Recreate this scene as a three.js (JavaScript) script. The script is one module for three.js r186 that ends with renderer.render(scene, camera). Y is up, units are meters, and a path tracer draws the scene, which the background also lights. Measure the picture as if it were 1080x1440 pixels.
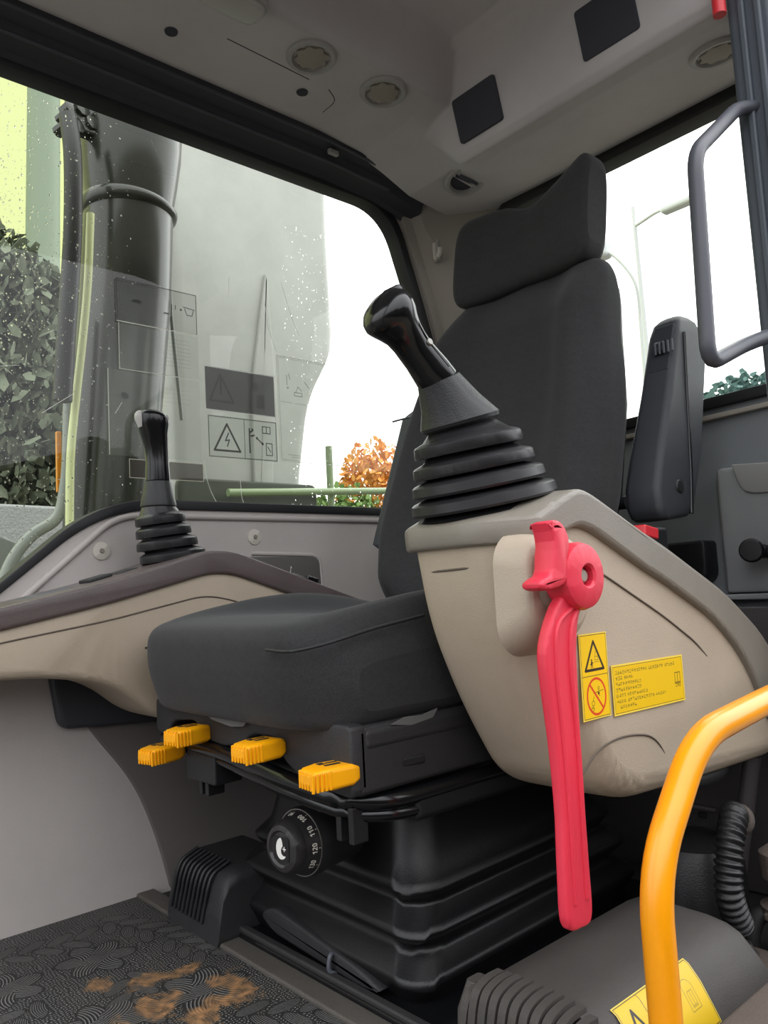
import * as THREE from 'three';
import { RoundedBoxGeometry } from 'three/addons/geometries/RoundedBoxGeometry.js';
import { mergeGeometries } from 'three/addons/utils/BufferGeometryUtils.js';
import { toCreasedNormals } from 'three/addons/utils/BufferGeometryUtils.js';

// ------------------------------------------------------------------ camera, sky, light, exposure
// x runs to the back of the cab, y up, z from the far side wall (z = 0) towards the open door (z = 1.03).
const scene = new THREE.Scene();
const V = (x, y, z) => new THREE.Vector3(x, y, z);
const camera = new THREE.PerspectiveCamera(2 * Math.atan(720 / 1100) * 180 / Math.PI, 0.75, 0.02, 200);
camera.position.set(0, 0.57, 1.51);
{
  const view = V(0.66217441, 0.09606639, -0.7431664), up = V(-0.02339056, 0.99391492, 0.10763834);
  camera.up.copy(up);
  camera.lookAt(camera.position.clone().add(view));
}
const EXPOSURE = 2.6;
{ // overcast sky: brighter behind the cab on its far side, a little dimmer elsewhere, grey below the horizon
  const W = 256, H = 128, data = new Float32Array(W * H * 4), sun = V(0.86, 0.35, -0.35).normalize();
  for (let j = 0; j < H; j++) for (let i = 0; i < W; i++) {
    const up = ((j + 0.5) / H - 0.5) * Math.PI, round = ((i + 0.5) / W - 0.5) * 2 * Math.PI;
    const d = V(Math.cos(round) * Math.cos(up), Math.sin(up), Math.sin(round) * Math.cos(up));
    const c = Math.max(0, d.dot(sun)), b = d.y > -0.02 ? 0.55 + 0.75 * c * c + 0.75 * Math.max(0, d.y) : 0.25;
    const o = (j * W + i) * 4;
    data[o] = b * 0.985; data[o + 1] = b; data[o + 2] = b * 1.03; data[o + 3] = 1;
  }
  const t = new THREE.DataTexture(data, W, H, THREE.RGBAFormat, THREE.FloatType);
  t.mapping = THREE.EquirectangularReflectionMapping; t.magFilter = THREE.LinearFilter; t.minFilter = THREE.LinearFilter; t.needsUpdate = true;
  scene.background = t; scene.environment = t;
}

// ------------------------------------------------------------------ random numbers and textures
let seedState = 7;
const rnd = () => { seedState = (seedState * 1664525 + 1013904223) >>> 0; return seedState / 4294967296; };
const rr = (a, b) => a + (b - a) * rnd();
const clamp = (x, a, b) => Math.min(b, Math.max(a, x));
const sm = (x, a, b) => { const t = clamp((x - a) / (b - a), 0, 1); return t * t * (3 - 2 * t); };
const lerp = (a, b, t) => a + (b - a) * t;
function pwl(x, pts) { // piecewise linear
  if (x <= pts[0][0]) return pts[0][1];
  for (let i = 1; i < pts.length; i++) if (x <= pts[i][0]) return lerp(pts[i - 1][1], pts[i][1], (x - pts[i - 1][0]) / (pts[i][0] - pts[i - 1][0]));
  return pts[pts.length - 1][1];
}
function hash(i, j, s) { let h = Math.imul(i, 374761393) ^ Math.imul(j, 668265263) ^ Math.imul(s, 1442695041); h = Math.imul(h ^ (h >>> 13), 1274126177); return ((h ^ (h >>> 16)) >>> 0) / 4294967296; }
function pnoise(u, v, n, s) { // tileable value noise, n cells
  const x = u * n, y = v * n, i = Math.floor(x), j = Math.floor(y), fx = x - i, fy = y - j, a = fx * fx * (3 - 2 * fx), b = fy * fy * (3 - 2 * fy);
  const h = (p, q) => hash(((p % n) + n) % n, ((q % n) + n) % n, s);
  return lerp(lerp(h(i, j), h(i + 1, j), a), lerp(h(i, j + 1), h(i + 1, j + 1), a), b);
}
function tex(size, f, srgb) {
  const d = new Uint8Array(size * size * 4);
  for (let j = 0; j < size; j++) for (let i = 0; i < size; i++) {
    const c = f((i + 0.5) / size, (j + 0.5) / size), o = (j * size + i) * 4;
    if (typeof c === 'number') d[o] = d[o + 1] = d[o + 2] = clamp(c, 0, 1) * 255; else for (let k = 0; k < 3; k++) d[o + k] = clamp(c[k], 0, 1) * 255;
    d[o + 3] = 255;
  }
  const t = new THREE.DataTexture(d, size, size);
  t.wrapS = t.wrapT = THREE.RepeatWrapping; t.magFilter = THREE.LinearFilter; t.minFilter = THREE.LinearMipmapLinearFilter; t.generateMipmaps = true;
  if (srgb) t.colorSpace = THREE.SRGBColorSpace;
  t.needsUpdate = true; return t;
}
function rep(t, metres) { const c = t.clone(); c.repeat.set(1 / metres, 1 / metres); c.needsUpdate = true; return c; }
function canvasTex(w, h, draw) {
  const c = document.createElement('canvas'); c.width = w; c.height = h;
  draw(c.getContext('2d'), w, h);
  const t = new THREE.CanvasTexture(c); t.colorSpace = THREE.SRGBColorSpace; t.magFilter = THREE.LinearFilter; t.anisotropy = 8; return t;
}
const T = {
  weave: tex(256, (u, v) => { const a = Math.sin(u * Math.PI * 2 * 20), b = Math.sin(v * Math.PI * 2 * 20), k = (Math.floor(u * 20) + Math.floor(v * 20)) % 2; return 0.5 + 0.28 * (k ? Math.abs(a) : Math.abs(b)) + 0.25 * (pnoise(u, v, 64, 3) - 0.5); }),
  weaveTone: tex(256, (u, v) => { const n = 0.42 + 0.55 * Math.pow(pnoise(u, v, 100, 5), 1.6) + 0.16 * pnoise(u, v, 9, 6); return [n, n, n]; }),
  grain: tex(256, (u, v) => { const a = pnoise(u, v, 40, 11), b = pnoise(u, v, 90, 12); return 0.5 * Math.abs(a * 2 - 1) + 0.4 * b; }),
  blotch: tex(256, (u, v) => { const n = 0.86 + 0.1 * pnoise(u, v, 5, 21) + 0.06 * pnoise(u, v, 17, 22) + 0.03 * pnoise(u, v, 60, 23); return [n, n, n]; }),
  wear: tex(256, (u, v) => 0.25 + 0.5 * pnoise(u, v, 6, 31) * pnoise(u, v, 21, 32) + 0.35 * pnoise(u, v, 50, 33)),
};

// ------------------------------------------------------------------ materials
const RGB = (hex) => new THREE.Color(hex);
function mat(hex, rough, o = {}) {
  const m = new (o.physical ? THREE.MeshPhysicalMaterial : THREE.MeshStandardMaterial)({ color: RGB(hex), roughness: rough, metalness: o.metal ?? 0 });
  if (o.grain) { m.bumpMap = rep(T.grain, o.grain); m.bumpScale = o.bump ?? 0.0006; m.userData.tile = 1; }
  if (o.blotch) { m.map = rep(T.blotch, o.blotch); m.userData.tile = 1; }
  if (o.set) Object.assign(m, o.set);
  m.side = THREE.DoubleSide; return m;
}
const fabric = mat('#353536', 0.95, { physical: true });
fabric.map = rep(T.weaveTone, 0.06); fabric.bumpMap = rep(T.weave, 0.03); fabric.bumpScale = 0.0005; fabric.sheen = 0.5; fabric.sheenRoughness = 0.6; fabric.sheenColor = new THREE.Color(0.5, 0.51, 0.53); fabric.userData.tile = 1;
const M = {
  fabric,
  beige: mat('#b2a390', 0.55, { grain: 0.05, bump: 0.0003, blotch: 0.9 }),
  beigeBoss: mat('#b2a492', 0.5, { grain: 0.05, bump: 0.0003 }),
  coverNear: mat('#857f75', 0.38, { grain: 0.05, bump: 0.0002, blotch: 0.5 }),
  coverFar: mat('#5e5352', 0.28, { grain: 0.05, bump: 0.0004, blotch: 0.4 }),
  seam: mat('#5d5349', 0.8),
  wall: mat('#c0b9b5', 0.6, { grain: 0.06, bump: 0.0003, blotch: 1.3 }),
  liner: mat('#cdc8c9', 0.8, { grain: 0.03, bump: 0.0002, blotch: 1.1 }),
  pillar: mat('#a29a90', 0.7, { grain: 0.04, bump: 0.0002 }),
  rearGrey: mat('#8f9396', 0.55, { grain: 0.05, bump: 0.0003, blotch: 0.9 }),
  pocketGrey: mat('#a6a7a8', 0.55, { grain: 0.05, bump: 0.0003 }),
  trimDark: mat('#383a40', 0.6, { grain: 0.05, bump: 0.0003 }),
  seal: mat('#1b1c1e', 0.55),
  black: mat('#1c1d1f', 0.42, { grain: 0.05, bump: 0.0003 }),
  blackGloss: mat('#101113', 0.18),
  rubber: mat('#1d1d1e', 0.42, { grain: 0.08, bump: 0.0003 }),
  boot: mat('#202022', 0.36),
  bellows: mat('#0d0e0f', 0.4, { grain: 0.05, bump: 0.0002 }),
  armrest: mat('#34373c', 0.5, { grain: 0.03, bump: 0.0004 }),
  panBlack: mat('#2a2a2c', 0.5, { grain: 0.04, bump: 0.0005, blotch: 0.25 }),
  cover: mat('#433f3c', 0.55, { grain: 0.03, bump: 0.0005, blotch: 0.35 }),
  red: mat('#e0344a', 0.42, { grain: 0.02, bump: 0.00015 }),
  redPlain: mat('#d8333c', 0.4),
  yellowCap: mat('#ffae08', 0.35),
  yellowPaint: mat('#f79c00', 0.3, { physical: true, blotch: 0.3, set: { clearcoat: 0.3, clearcoatRoughness: 0.25 } }),
  steel: mat('#8d8b86', 0.4, { metal: 0.9 }),
  darkSteel: mat('#3c3b3b', 0.5, { metal: 0.4, grain: 0.05, bump: 0.0004 }),
  grime: mat('#5b5048', 0.75, { grain: 0.03, bump: 0.001, blotch: 0.1 }),
  tube: mat('#4c4e56', 0.4, { grain: 0.05, bump: 0.0002 }),
  doorPillar: mat('#495059', 0.5, { grain: 0.05, bump: 0.0002 }),
  plug: mat('#c9c3b8', 0.5),
  speaker: mat('#4b4c55', 0.9, { grain: 0.012, bump: 0.0008 }),
  vent: mat('#aaa7a5', 0.5),
  lens: mat('#b9b6b2', 0.25, { physical: true }),
  glass: new THREE.MeshPhysicalMaterial({ color: RGB('#f7faf2'), roughness: 0.0, transmission: 1, thickness: 0, ior: 1.5, specularIntensity: 0.8, side: THREE.DoubleSide }),
  droplet: new THREE.MeshPhysicalMaterial({ color: RGB('#ffffff'), roughness: 0.02, transmission: 1, thickness: 0.002, ior: 1.33 }),
  scratch: mat('#dfe3d8', 0.6),
  boom: mat('#b6b8b2', 0.45, { blotch: 0.7 }),
  barrel: mat('#31332d', 0.22, { blotch: 0.25 }),
  hose: mat('#1b1e1b', 0.5),
  rail: mat('#8f948f', 0.35),
  railGreen: mat('#8fa27a', 0.4),
  ground: mat('#5c5850', 0.95),
  concrete: mat('#8f918f', 0.9, { grain: 0.6, bump: 0.004, blotch: 1.5 }),
  render: mat('#dfe7a6', 0.9),
  poleGrey: mat('#8c9a86', 0.7),
  lampPole: mat('#d5d8da', 0.5),
  trunk: mat('#4b4137', 0.9),
  leafDark: mat('#6f7763', 0.9),
  leafGreen: mat('#6d8a4a', 0.85),
  leafOrange: mat('#e2a050', 0.85),
  leafBlue: mat('#5d7a78', 0.9),
  dial: mat('#2c2a2b', 0.35),
};

// ------------------------------------------------------------------ geometry helpers (all shapes are given in cab coordinates)
function boxUV(g) {
  g = g.index ? g.toNonIndexed() : g;
  const p = g.attributes.position, n = p.count, uv = new Float32Array(n * 2), a = V(), b = V(), c = V();
  for (let i = 0; i < n; i += 3) {
    a.fromBufferAttribute(p, i); b.fromBufferAttribute(p, i + 1); c.fromBufferAttribute(p, i + 2);
    const q = b.clone().sub(a).cross(c.clone().sub(a)), x = Math.abs(q.x), y = Math.abs(q.y), z = Math.abs(q.z);
    [a, b, c].forEach((w, k) => {
      const o = (i + k) * 2;
      if (x > y && x > z) { uv[o] = w.z; uv[o + 1] = w.y; } else if (y > z) { uv[o] = w.x; uv[o + 1] = w.z; } else { uv[o] = w.x; uv[o + 1] = w.y; }
    });
  }
  g.setAttribute('uv', new THREE.BufferAttribute(uv, 2)); return g;
}
const taken = new Map();
function numbered(name) { const k = taken.get(name) ?? 0; taken.set(name, k + 1); return k ? name + '_' + String(k).padStart(3, '0') : name; }
const origins = new Map(); // world origin of each parent (groups are only moved, never turned)
function merged(list) {
  if (!Array.isArray(list)) return list;
  if (list.length === 1) return list[0];
  return mergeGeometries(list.map((g) => { const q = g.index ? g.toNonIndexed() : g; for (const k of Object.keys(q.attributes)) if (!['position', 'normal', 'uv'].includes(k)) q.deleteAttribute(k); if (!q.attributes.uv) q.setAttribute('uv', new THREE.BufferAttribute(new Float32Array(q.attributes.position.count * 2), 2)); return q; }));
}
function obj(name, geos, material, parent = null, keepUV = false) {
  let g = merged(geos);
  if (material.userData.tile && !keepUV) g = boxUV(g);
  const m = new THREE.Mesh(g, material);
  if (parent) { const o = origins.get(parent) ?? V(0, 0, 0); g.translate(-o.x, -o.y, -o.z); m.name = name; parent.add(m); origins.set(m, o.clone()); }
  else { // a thing that is one mesh: its origin at the centre of its base
    g.computeBoundingBox(); const b = g.boundingBox, o = V((b.min.x + b.max.x) / 2, b.min.y, (b.min.z + b.max.z) / 2);
    g.translate(-o.x, -o.y, -o.z); m.position.copy(o); m.name = numbered(name); scene.add(m); origins.set(m, o);
  }
  m.castShadow = m.receiveShadow = true; return m;
}
function tag(o, label, category, group) { o.userData.label = label; o.userData.category = category; if (group) o.userData.group = group; return o; }
function thing(name, label, category, base, group) {
  const o = new THREE.Group(); o.name = numbered(name); o.position.set(...base); scene.add(o); origins.set(o, V(...base));
  return tag(o, label, category, group);
}
function struct(name, geos, material) { const m = obj(name, geos, material); m.userData.kind = 'structure'; return m; }
function structGroup(name) { const o = new THREE.Group(); o.name = numbered(name); scene.add(o); origins.set(o, V(0, 0, 0)); o.userData.kind = 'structure'; return o; }

function rbox(x0, x1, y0, y1, z0, z1, r = 0.004, seg = 3) {
  const g = new RoundedBoxGeometry(x1 - x0, y1 - y0, z1 - z0, seg, Math.min(r, 0.49 * Math.min(x1 - x0, y1 - y0, z1 - z0)));
  return g.translate((x0 + x1) / 2, (y0 + y1) / 2, (z0 + z1) / 2);
}
function turned(g, c, ax, ang) { const q = new THREE.Matrix4().makeRotationAxis(V(...ax).normalize(), ang); g.translate(-c[0], -c[1], -c[2]); g.applyMatrix4(q); return g.translate(c[0], c[1], c[2]); }
// a loft: rows of points (closed loops); ends filled
function loft(rows, caps = true, closed = true) {
  const n = rows[0].length, pos = [], idx = [];
  rows.forEach((r) => r.forEach((p) => pos.push(p.x, p.y, p.z)));
  const m = closed ? n : n - 1;
  for (let i = 0; i + 1 < rows.length; i++) for (let j = 0; j < m; j++) {
    const a = i * n + j, b = i * n + (j + 1) % n, c = a + n, d = b + n; idx.push(a, c, b, b, c, d);
  }
  let g = new THREE.BufferGeometry(); g.setAttribute('position', new THREE.Float32BufferAttribute(pos, 3)); g.setIndex(idx); g.computeVertexNormals();
  g.setAttribute('uv', new THREE.BufferAttribute(new Float32Array(rows.length * n * 2), 2));
  if (!caps || !closed) return g;
  const parts = [g.toNonIndexed()];
  for (const [row, flip] of [[rows[0], 0], [rows[rows.length - 1], 1]]) {
    const c = V(0, 0, 0); row.forEach((p) => c.add(p)); c.multiplyScalar(1 / n);
    const q = [];
    for (let j = 0; j < n; j++) { const a = row[j], b = row[(j + 1) % n]; (flip ? [c, a, b] : [c, b, a]).forEach((p) => q.push(p.x, p.y, p.z)); }
    const k = new THREE.BufferGeometry(); k.setAttribute('position', new THREE.Float32BufferAttribute(q, 3)); k.computeVertexNormals(); k.setAttribute('uv', new THREE.BufferAttribute(new Float32Array(n * 6), 2)); parts.push(k);
  }
  return mergeGeometries(parts);
}
// circles along a path: [centre, radius, (axis)]
function rings(list, seg = 40, squash = 1, caps = true) {
  const rows = list.map((s, i) => {
    const c = V(...s[0]);
    let ax = s[2] ? V(...s[2]) : V(...list[Math.min(i + 1, list.length - 1)][0]).sub(V(...list[Math.max(i - 1, 0)][0]));
    if (ax.lengthSq() < 1e-12) ax = V(0, 1, 0);
    ax.normalize();
    const ref = Math.abs(ax.z) < 0.9 ? V(0, 0, 1) : V(0, 1, 0), u = ref.clone().sub(ax.clone().multiplyScalar(ref.dot(ax))).normalize(), w = u.clone().cross(ax);
    const row = [];
    for (let j = 0; j < seg; j++) { const t = j / seg * Math.PI * 2; row.push(c.clone().addScaledVector(w, Math.cos(t) * s[1]).addScaledVector(u, Math.sin(t) * s[1] * squash)); }
    return row;
  });
  return loft(rows, caps);
}
// lathe about an axis through c: profile of [radius, distance along the axis]
function lathe(profile, c, axis, seg = 40) {
  let g = new THREE.LatheGeometry(profile.map(([r, h]) => new THREE.Vector2(Math.max(r, 1e-5), h)), seg);
  g = toCreasedNormals(g, 0.6);
  g.applyQuaternion(new THREE.Quaternion().setFromUnitVectors(V(0, 1, 0), V(...axis).normalize()));
  return g.translate(...c);
}
// polyline with rounded corners as a tube with closed ends
function pipe(pts, r, bend = 0.03, seg = 16, smooth = false) {
  const P = pts.map((p) => V(...p));
  let curve;
  if (smooth) curve = new THREE.CatmullRomCurve3(P, false, 'centripetal');
  else {
    curve = new THREE.CurvePath();
    let last = P[0];
    for (let i = 1; i < P.length; i++) {
      if (i === P.length - 1) { curve.add(new THREE.LineCurve3(last, P[i])); break; }
      const a = P[i].clone().sub(P[i - 1]), b = P[i + 1].clone().sub(P[i]), k = Math.min(bend, a.length() * 0.48, b.length() * 0.48);
      const s = P[i].clone().addScaledVector(a.normalize(), -k), e = P[i].clone().addScaledVector(b.normalize(), k);
      curve.add(new THREE.LineCurve3(last, s)); curve.add(new THREE.QuadraticBezierCurve3(s, P[i], e)); last = e;
    }
  }
  const n = smooth ? P.length * 10 : P.length * 14, list = [];
  let L = curve.getSpacedPoints(n);
  L = L.filter((p, i) => !i || p.distanceTo(L[i - 1]) > 1e-6);
  L.forEach((p) => list.push([[p.x, p.y, p.z], r]));
  return rings(list, seg);
}
// shape from points with rounded corners; radius per point or one for all
function shape(pts, r = 0) {
  const s = new THREE.Shape(), n = pts.length;
  for (let i = 0; i < n; i++) {
    const p = new THREE.Vector2(...pts[i]), a = new THREE.Vector2(...pts[(i + n - 1) % n]).sub(p), b = new THREE.Vector2(...pts[(i + 1) % n]).sub(p);
    const k = Math.min(pts[i][2] ?? r, a.length() * 0.49, b.length() * 0.49);
    const e = p.clone().addScaledVector(a.normalize(), k), f = p.clone().addScaledVector(b.normalize(), k);
    if (i) s.lineTo(e.x, e.y); else s.moveTo(e.x, e.y);
    if (k > 0) s.quadraticCurveTo(p.x, p.y, f.x, f.y);
  }
  s.closePath(); return s;
}
// extrude a shape in the x-y plane from z0 to z1, bevel kept inside the outline
function extr(s, z0, z1, bevel = 0, segs = 3, curve = 10, steps = 1) {
  const g = new THREE.ExtrudeGeometry(s, { steps, depth: z1 - z0 - 2 * bevel, bevelEnabled: bevel > 0, bevelThickness: bevel, bevelSize: bevel, bevelOffset: -bevel, bevelSegments: segs, curveSegments: curve });
  return toCreasedNormals(g.translate(0, 0, z0 + bevel), 0.55);
}
// the same for strongly rounded bodies: the outline is first moved in by the bevel, then the bevel grows out to it
function extrRound(pts, r, z0, z1, bevel, segs, curve = 10, steps = 1) {
  let area = 0; pts.forEach((p, i) => { const q = pts[(i + 1) % pts.length]; area += p[0] * q[1] - q[0] * p[1]; });
  const P = area < 0 ? pts.slice().reverse() : pts, n = P.length;
  const inset = P.map((p, i) => {
    const a = P[(i + n - 1) % n], b = P[(i + 1) % n], d1 = new THREE.Vector2(p[0] - a[0], p[1] - a[1]).normalize(), d2 = new THREE.Vector2(b[0] - p[0], b[1] - p[1]).normalize();
    const n1 = new THREE.Vector2(-d1.y, d1.x), n2 = new THREE.Vector2(-d2.y, d2.x), m = n1.clone().add(n2), k = bevel / Math.max(0.35, 0.5 * m.lengthSq());
    return [p[0] + m.x * k, p[1] + m.y * k, Math.max(0.001, (p[2] ?? r) - bevel)];
  });
  const g = new THREE.ExtrudeGeometry(shape(inset, r), { steps, depth: z1 - z0 - 2 * bevel, bevelEnabled: true, bevelThickness: bevel, bevelSize: bevel, bevelSegments: segs, curveSegments: curve });
  return g.translate(0, 0, z0 + bevel);
}
// flat end faces keep their own normal
function flatCaps(g) { const p = g.attributes.position, n = g.attributes.normal, a = V(), b = V(), c = V(); for (let i = 0; i < p.count; i += 3) { a.fromBufferAttribute(p, i); b.fromBufferAttribute(p, i + 1); c.fromBufferAttribute(p, i + 2); const q = b.sub(a).cross(c.sub(a)).normalize(); if (Math.abs(q.z) > 0.9999) for (let k = 0; k < 3; k++) n.setXYZ(i + k, 0, 0, Math.sign(q.z)); } return g; }
// the same with the outline in the z-y plane, extruded along x
function extrX(s, x0, x1, bevel = 0, segs = 3, curve = 10) { const g = extr(s, 0, x1 - x0, bevel, segs, curve); g.rotateY(Math.PI / 2); g.scale(1, 1, -1); flip(g); return g.translate(x0, 0, 0); }
// the same with the outline in the x-z plane, extruded along y
function extrY(s, y0, y1, bevel = 0, segs = 3, curve = 10) { const g = extr(s, 0, y1 - y0, bevel, segs, curve); g.rotateX(Math.PI / 2); g.scale(1, -1, 1); flip(g); return g.translate(0, y0, 0); }
function flip(g) { // restore the winding after mirroring
  const swap = (arr, k) => { for (let i = 0; i + 2 < arr.count; i += 3) for (let c = 0; c < k; c++) { const a = arr.array[(i + 1) * k + c]; arr.array[(i + 1) * k + c] = arr.array[(i + 2) * k + c]; arr.array[(i + 2) * k + c] = a; } };
  if (g.index) swap(g.index, 1); else for (const a of Object.values(g.attributes)) swap(a, a.itemSize);
  return g;
}
function loopXZ(x0, x1, z0, z1, r, y, n = 8) { // rounded rectangle in plan
  const out = [], k = Math.min(r, (x1 - x0) / 2 - 1e-4, (z1 - z0) / 2 - 1e-4);
  for (const [cx, cz, a0] of [[x1 - k, z1 - k, 0], [x0 + k, z1 - k, 0.5], [x0 + k, z0 + k, 1], [x1 - k, z0 + k, 1.5]])
    for (let i = 0; i <= n; i++) { const a = (a0 + 0.5 * i / n) * Math.PI; out.push(V(cx + k * Math.cos(a), y, cz + k * Math.sin(a))); }
  return out;
}
// a thin printed plate with its own uv: corners a (top left), b (top right), c (bottom left), thickness along the normal
function plate(a, b, c, thick = 0.0006) {
  const A = V(...a), U = V(...b).sub(A), W = V(...c).sub(A), N = U.clone().cross(W).normalize().multiplyScalar(-thick);
  const D = A.clone().add(U).add(W), pos = [], uv = [], B = V(...b), C = V(...c), F = [A, B, C, D].map((p) => p.clone().add(N));
  const quad = (p, q, s, t, m) => { [p, s, q, q, s, t].forEach((w) => pos.push(w.x, w.y, w.z)); (m ? [[0, 1], [0, 0], [1, 1], [1, 1], [0, 0], [1, 0]] : Array(6).fill([0.02, 0.98])).forEach((w) => uv.push(...w)); };
  quad(F[0], F[1], F[2], F[3], true); quad(B, A, D, C, false); quad(A, B, F[0], F[1], false); quad(F[2], F[3], C, D, false); quad(A, F[0], C, F[2], false); quad(F[1], B, F[3], D, false);
  const g = new THREE.BufferGeometry(); g.setAttribute('position', new THREE.Float32BufferAttribute(pos, 3)); g.setAttribute('uv', new THREE.Float32BufferAttribute(uv, 2)); g.computeVertexNormals(); return g;
}

// ================================================================== THE SETTING
struct('ground', new THREE.PlaneGeometry(120, 120).rotateX(-Math.PI / 2).translate(0, -1.3, 0), M.ground);
{ // unseen earth bank, added on the door side to block low sky light
  const rowsB = [];
  for (let i = 0; i <= 24; i++) { const x = lerp(-14, 12, i / 24), h = 1.9 + 0.35 * Math.sin(i * 1.3) + 0.2 * Math.sin(i * 2.9); rowsB.push([[4.0, -1.32], [4.6, -0.2], [5.4, 1.0], [6.4, h - 0.2], [7.5, h], [10, h - 0.1], [11, -1.32]].map(([z, y], k) => V(x, y, z + 0.25 * Math.sin(i * 1.7 + k)))); }
  struct('added_hill_bank', loft(rowsB), mat('#2b2822', 0.95, { grain: 0.8, bump: 0.03, blotch: 2 }));
}
struct('floor', rbox(-0.3, 1.75, -0.08, -0.003, -0.06, 1.12, 0.002), M.darkSteel);

// side wall with its window opening
const winSide = [[-0.2, 0.42, 0.05], [0.2, 0.42, 0.08], [0.616, 0.762, 0.12], [1.6, 0.762, 0.06], [1.625, 1.0, 0.1], [1.56, 1.26, 0.2], [1.435, 1.622, 0.1], [-0.2, 1.622, 0.05]];
function grown(pts, d) { const cx = 0.8, cy = 1.1; return pts.map(([x, y, r]) => [x + Math.sign(x - cx) * d, y + Math.sign(y - cy) * d, r]); }
{
  const s = shape([[-0.3, -0.08], [1.75, -0.08], [1.75, 1.86], [-0.3, 1.86]]);
  s.holes.push(new THREE.Path(shape(winSide).getPoints(12)));
  const w = structGroup('wall_right');
  obj('wall_panel', extr(s, -0.05, 0, 0), M.wall, w);
  // raised moulding that follows the slanted front end of the window
  obj('moulding', pipe([[0.28, 0.43, 0.001], [0.445, 0.578, 0.002], [0.617, 0.728, 0.002], [0.66, 0.742, 0.002], [1.6, 0.742, 0.002]], 0.007, 0.07, 10), M.wall, w);
  obj('recess_lip', [pipe([[0.94, 0.662, 0], [1.13, 0.656, 0], [1.133, 0.585, 0]], 0.005, 0.03, 8)], M.wall, w);
  obj('lower_shade_sheet', extr(shape([[0.505, 0.45, 0.01], [1.55, 0.45, 0.02], [1.55, 0.0, 0.01], [0.725, 0.0, 0.01], [0.7, 0.1, 0.1], [0.655, 0.22, 0.1], [0.56, 0.345, 0.08]], 0.01), -0.004, 0.006, 0.005), mat('#6a6461', 0.7), w);  // dark sheet: its colour and curved edge stand for shade on the wall
  obj('recess_shade_plate', extr(shape([[0.86, 0.655, 0.01], [1.126, 0.652, 0.02], [1.13, 0.57, 0.01], [0.86, 0.57, 0.01]]), 0.0005, 0.004, 0.001), mat('#5f5b58', 0.7), w);  // flat plate, the shade of a recess put into its dark colour
}
{
  const g = structGroup('window_1');
  obj('pane', new THREE.ShapeGeometry(shape(grown(winSide, 0.004)), 12).translate(0, 0, -0.029), M.glass, g);
  const out = shape(grown(winSide, 0.006)), inn = shape(winSide.map(([x, y, r], i) => [x + [0.014, 0.004, -0.012, -0.012, -0.016, -0.016, -0.016, 0.014][i], y + [0.012, 0.016, 0.014, 0.013, 0, -0.004, -0.014, -0.014][i], r]));
  out.holes.push(new THREE.Path(inn.getPoints(12)));
  obj('rubber_seal', extr(out, -0.04, 0.006, 0.002), M.seal, g);
}
// rear wall with its window
{
  const W = [[0.19, 0.912, 0.06], [0.98, 0.935, 0.06], [0.98, 1.602, 0.06], [0.19, 1.602, 0.09]];
  const s = shape([[-0.05, -0.08], [1.03, -0.08], [1.03, 1.8], [-0.05, 1.8]]);
  s.holes.push(new THREE.Path(shape(W).getPoints(12)));
  const w = structGroup('wall_back');
  obj('wall_panel', extrX(s, 1.66, 1.72, 0), M.rearGrey, w);
  obj('sill_strip', extrX(shape([[0.2, 0.888, 0.004], [0.99, 0.911, 0.004], [0.99, 0.9, 0.004], [0.2, 0.877, 0.004]]), 1.645, 1.662, 0.003), M.pillar, w);
  obj('ledge', rbox(1.62, 1.66, 0.505, 0.517, 0.2, 1.02, 0.004), M.pocketGrey, w);
  const g = structGroup('window_2');
  const o2 = shape([[0.18, 0.902, 0.06], [0.99, 0.925, 0.06], [0.99, 1.612, 0.06], [0.18, 1.612, 0.09]]);
  o2.holes.push(new THREE.Path(shape([[0.205, 0.925, 0.05], [0.965, 0.948, 0.05], [0.965, 1.572, 0.05], [0.205, 1.572, 0.08]]).getPoints(12)));
  obj('rubber_seal', extrX(o2, 1.645, 1.7, 0.002), M.seal, g);
  obj('pane', new THREE.ShapeGeometry(shape([[-0.985, 0.935, 0.06], [-0.185, 0.912, 0.06], [-0.185, 1.604, 0.06], [-0.985, 1.604, 0.06]]), 8).rotateY(Math.PI / 2).translate(1.688, 0, 0), M.glass, g);
}
// headliner: a height field over the cab, thick to the roof
const sideProfile = [[1.1, 1.68], [1.25, 1.668], [1.33, 1.645], [1.42, 1.612], [1.55, 1.598], [1.66, 1.6]];
const midProfile = [[1.18, 1.8], [1.255, 1.79], [1.283, 1.77], [1.297, 1.71], [1.33, 1.575], [1.345, 1.558], [1.38, 1.556], [1.66, 1.6]];
function linerY(x, z) {
  const d = sm(z, 0.355, 0.425), side = pwl(x, sideProfile), mid = pwl(x, midProfile);
  const low = Math.min(mid, 1.68 + 0.12 * d), k = sm(z, 0.25, 0.35);
  let y = lerp(side, low, k);
  y -= 0.03 * sm(z, 0.9, 1.02) * (1 - sm(x, 1.25, 1.35)) * 2;
  return y;
}
{
  const xs = [], zs = [];
  for (let i = 0; i <= 40; i++) xs.push(lerp(-0.3, 1.15, i / 40)); for (let i = 1; i <= 64; i++) xs.push(lerp(1.15, 1.47, i / 64)); for (let i = 1; i <= 10; i++) xs.push(lerp(1.47, 1.68, i / 10));
  for (let i = 0; i <= 60; i++) zs.push(lerp(0.085, 1.04, i / 60));
  const rows = xs.map((x) => zs.map((z) => V(x, linerY(x, z), z)));
  const lower = loft(rows, false, false);
  struct('ceiling', [lower.toNonIndexed(), rbox(-0.32, 1.75, 1.86, 1.9, -0.06, 1.08, 0.01)], M.liner);
}
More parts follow.
